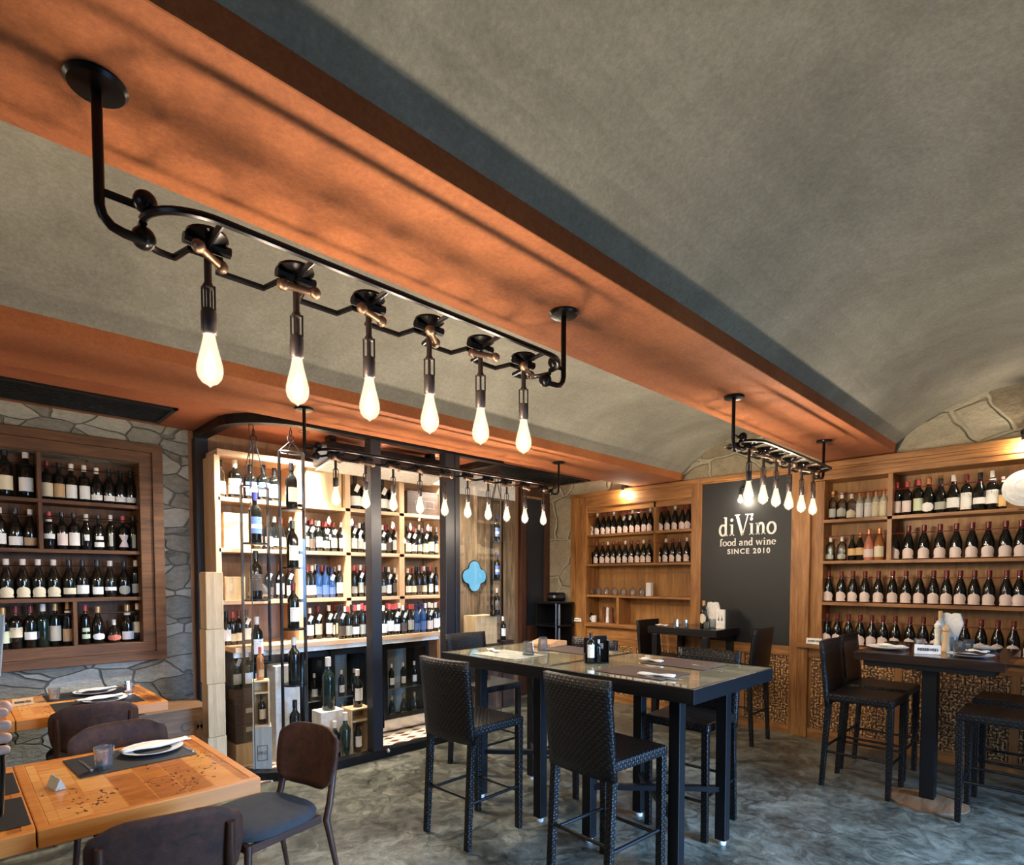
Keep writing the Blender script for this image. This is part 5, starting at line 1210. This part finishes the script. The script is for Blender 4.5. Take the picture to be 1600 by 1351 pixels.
# folded tan menu / bread bag on far side
tb = thing('leather_menu_folder', 'tan leather folder lying open at the far side of the tables', 'folder', (3.36, 3.02, HZ), rad(10))
MB().prism([(-.13, 0), (.13, 0), (.13, .035), (.0, .05), (-.13, .03)], -.10, .10, 'Y').build('cover', 'tan', tb, False, .006)
MB().box(-.12, .12, -.09, .11, .012, .026).build('pages', 'paper', tb)
# corner console with speaker
cs = thing('corner_stand', 'black shelf stand in the stone corner behind the tables', 'stand', (5.86, 5.16, 0))
MB().box(-.20, .20, -.20, .20, 0, .03).build('base', 'blackmat', cs)
for z in (.30, .62, .94, 1.24): MB().box(-.19, .19, -.20, .18, z, z+.02).build('shelf', 'blackmat', cs)
MB().box(.14, .17, -.20, .17, .03, 1.24).build('side_panel', 'blackmat', cs); MB().box(-.17, .17, .15, .17, .03, 1.24).build('back_panel', 'blackmat', cs)
for z in (.32, .64, .96): MB().lathe([(0, 0), (.02, .0), (.022, .14), (.02, .28), (0, .28)], 12, (-.03, -.12, z)).build('column', 'steel', cs, True)
MB().tube([(-.19, -.205, 1.25), (-.19, -.205, .03)], .005, 6).build('corner_rod', 'steel', cs)
sp = thing('speaker', 'rounded black speaker on top of the corner stand', 'speaker', (5.84, 5.10, 1.26), rad(-45))
MB().tube([(-.12, 0, .07), (-.10, 0, .07), (.10, 0, .07), (.12, 0, .07)], [.045, .062, .062, .045], 20).build('housing', 'black', sp, True)
MB().lathe([(0, 0), (.02, 0), (.02, .004), (0, .004)], 14, (0, 0, 0), Matrix.Translation((-.03, -.06, .075)) @ Matrix.Rotation(pi/2, 4, 'X')).build('badge', 'steel', sp)
# small dark table set
bx_ = 5.72
tumbler(bx_-.05, 3.22, HZ, 'upturned water glass at the left of the small dark table', .9, False); tumbler(bx_-.02, 3.13, HZ, 'upturned water glass beside its twin on the small dark table', .9, False)
napkin(bx_-.10, 3.36, HZ, rad(90), 'white napkin at the left end of the small dark table', .14, .05)
bottle(proto('bordeaux', 'bg', 'goldcap', 'l_cream', 'oval', (.05, .16)), (bx_, 2.93, HZ), PERP, 'dark bottle with oval cream label on the small dark table', None, .95)
nh = thing('napkin_vase', 'white napkins fanned in a holder on the small dark table', 'napkin holder', (bx_+.05, 2.85, HZ))
MB().lathe([(0, 0), (.045, 0), (.05, .05), (.045, .10), (.04, .10), (.04, .01), (0, .01)], 14).build('cup', 'tumbler', nh, True)
MB().prism([(-.02, .01), (.02, .01), (.075, .20), (.055, .27), (.02, .275), (0, .262), (-.02, .275), (-.055, .27), (-.075, .20)], -.015, .015, 'X').build('napkins', 'linen', nh, False, .004)
tumbler(bx_-.08, 2.86, HZ, 'small clear jar before the napkins on the small dark table', .85)
cd_ = thing('menu_card', 'white standing card with two drop marks on small dark table', 'card', (bx_+.02, 2.75, HZ))
MB().box(-.012, .012, -.045, .045, 0, .20).build('card', 'paper', cd_)
for y in (-.018, .018): MB().prism([(y-.008, .085), (y+.008, .085), (y+.002, .12), (y, .145), (y-.002, .12)], -.0135, -.012, 'X').build('printed_drop', 'blackmat', cd_)
# pedestal table set
plate(5.0, 1.10, HZ, 0, 'white plate on a glass base at the left of the pedestal table', 'white', 1.05, False); napkin(5.02, 1.08, HZ+.02, rad(60), 'white napkin on the left plate of the pedestal table', .2, .05)
plate(4.92, .60, HZ, 0, 'white plate with black napkin at the near right of pedestal table'); napkin(4.93, .60, HZ+.02, rad(70), 'black napkin crossing the near right plate', .2, .07, 'mat'); napkin(4.90, .56, HZ+.035, rad(70), 'white napkin over the black one on pedestal table', .12, .045)
plate(5.45, .62, HZ, 0, 'white plate at the far right of the pedestal table', 'white', 1.0, False); napkin(5.45, .63, HZ+.02, rad(70), 'white napkin on the far right plate', .14, .05)
grinder((5.16, .82, HZ), 'white', 'white pepper mill beside the wooden one on the pedestal table', .22, 1.0)
grinder((5.13, .765, HZ), 'grinder', 'light wooden pepper mill on the pedestal table', .19, 1.05)
bottle(proto('slim', 'bpale', 'goldcap', 'l_green', 'rect', (.04, .14)), (5.24, .82, HZ), PERP, 'pale oil bottle with yellow cap behind the pepper mills', None, .92, 'oil_bottle')
nh2 = dup(nh, (5.27, .76, HZ), 0, 'white napkins fanned in a holder behind the wooden pepper mill')
tumbler(5.12, .92, HZ, 'water glass left of the reserved card on pedestal table'); tumbler(5.14, .69, HZ, 'water glass right of the wooden pepper mill', 1.0); tumbler(5.30, .66, HZ, 'water glass at the back of the pedestal table', 1.0)
reserved((4.90, .835, HZ), -pi/2+.25, 'white reserved card on the near edge of the pedestal table', 1.25)

# ================================================================ PERSON at the left edge
def skin_body(name, pts, edges, mat, parent=None, sub=2):
    me = bpy.data.meshes.new(name); me.from_pydata([p[:3] for p in pts], edges, []); o = bpy.data.objects.new(name, me); COL.objects.link(o)
    md = o.modifiers.new('skin', 'SKIN'); md.use_smooth_shade = True
    for v, p in zip(me.skin_vertices[0].data, pts): v.radius = (p[3], p[3] if len(p) < 5 else p[4])
    me.skin_vertices[0].data[0].use_root = True
    s_ = o.modifiers.new('sub', 'SUBSURF'); s_.levels = sub; s_.render_levels = sub
    me.materials.append(M[mat]); 
    if parent: o.parent = parent
    return o
def W(dep, lat, z): v = Vector((cF.x, cF.y, 0)).normalized()*dep+cR*lat; return (v.x, v.y, z)
pb = W(.62, -1.22, 0)
pe = thing('person', 'person at left photo edge in dark shirt, fingers round a glass', 'person', pb)
def PL(dep, lat, z): q = W(dep, lat, z); return (q[0]-pb[0], q[1]-pb[1], z)
zh = 1.605-.70*(1148-901)/903
lat = lambda u, d: (u-800)/903*d
J = [PL(.62, -1.22, .92)+(.16, .12), PL(.62, -1.22, 1.15)+(.145, .11), PL(.62, -1.22, 1.38)+(.17, .11), PL(.62, -1.22, 1.50)+(.065,), PL(.63, -1.22, 1.57)+(.055,), PL(.62, -1.06, 1.44)+(.062,), PL(.60, -1.00, 1.16)+(.045,), PL(.66, -.80, 1.30)+(.033,), PL(.69, -.71, zh-.005)+(.024, .034), PL(.62, -1.39, 1.44)+(.062,), PL(.58, -1.45, 1.15)+(.045,), PL(.66, -1.42, .92)+(.034,),
     PL(.62, -1.14, .86)+(.095,), PL(.62, -1.13, .48)+(.062,), PL(.62, -1.13, .09)+(.042,), PL(.72, -1.12, .045)+(.04,), PL(.62, -1.30, .86)+(.095,), PL(.62, -1.31, .48)+(.062,), PL(.62, -1.31, .09)+(.042,), PL(.72, -1.32, .045)+(.04,)]
skin_body('body', J, [(0, 1), (1, 2), (2, 3), (3, 4), (2, 5), (5, 6), (6, 7), (7, 8), (2, 9), (9, 10), (10, 11), (0, 12), (12, 13), (13, 14), (14, 15), (0, 16), (16, 17), (17, 18), (18, 19)], 'shirt', pe)
hd = PL(.63, -1.22, 1.70)
MB().ball(hd, .10, 20, (.82, .9, 1.15)).ball((hd[0]+.085, hd[1]-.02, hd[2]-.01), .016, 8).build('head', 'skin', pe, True)
MB().ball((hd[0]-.012, hd[1]+.008, hd[2]+.022), .106, 20, (.86, .93, 1.10)).build('hair', 'hair', pe, True)
# hand: palm off-frame, four fingers and thumb
pts = [PL(.69, -.705, zh)+(.022, .036), PL(.695, -.665, zh)+(.018, .038)]; ed = [(0, 1)]
hand = skin_body('hand', pts, ed, 'skin', pe)
for k, (v_, ext_, r_) in enumerate(((1122, 11, .0072), (1142, 15, .0078), (1162, 15, .0076), (1181, 12, .0066))):
    z = 1.605-.70*(v_-901)/903; tip = lat(ext_-9, .70)
    skin_body('finger', [PL(.695, -.672, zh+(z-zh)*.9)+(r_*1.1,), PL(.682, -.648, z+.002)+(r_*1.08,), PL(.690, -.630+.003*k % .004, z+.001)+(r_,), PL(.705, tip, z)+(r_*.86,)], [(0, 1), (1, 2), (2, 3)], 'skin', pe)
skin_body('thumb', [PL(.70, -.69, zh+.005)+(.012,), PL(.722, -.665, zh+.015)+(.011,), PL(.735, -.640, zh+.022)+(.0095,)], [(0, 1), (1, 2)], 'skin', pe)
g = W(.735, lat(-36, .735), zh-.125)
hg = tag(MB().lathe([(0, 0), (.022, 0), (.026, .06), (.028, .115), (.0265, .115), (.024, .06), (.02, .006), (0, .006)], 18).build('held_glass', 'clearglass', None, True), 'dark-looking glass held by the person at the left edge', 'glass'); hg.location = g; hg.scale = (.8, .8, .8)
wp = W(.70, lat(-20, .70), 0)
wpc = tag(MB().box(-.012, .012, -.001, .001, 0, .075).build('white_card', 'paper'), 'white card edge held up at the left photo edge above the hand', 'card')
wpc.location = (wp[0], wp[1], 1.605-.70*(1062-901)/903); wpc.rotation_euler = (0, rad(6), YAW-pi/2)
# small white crumb papers on floor
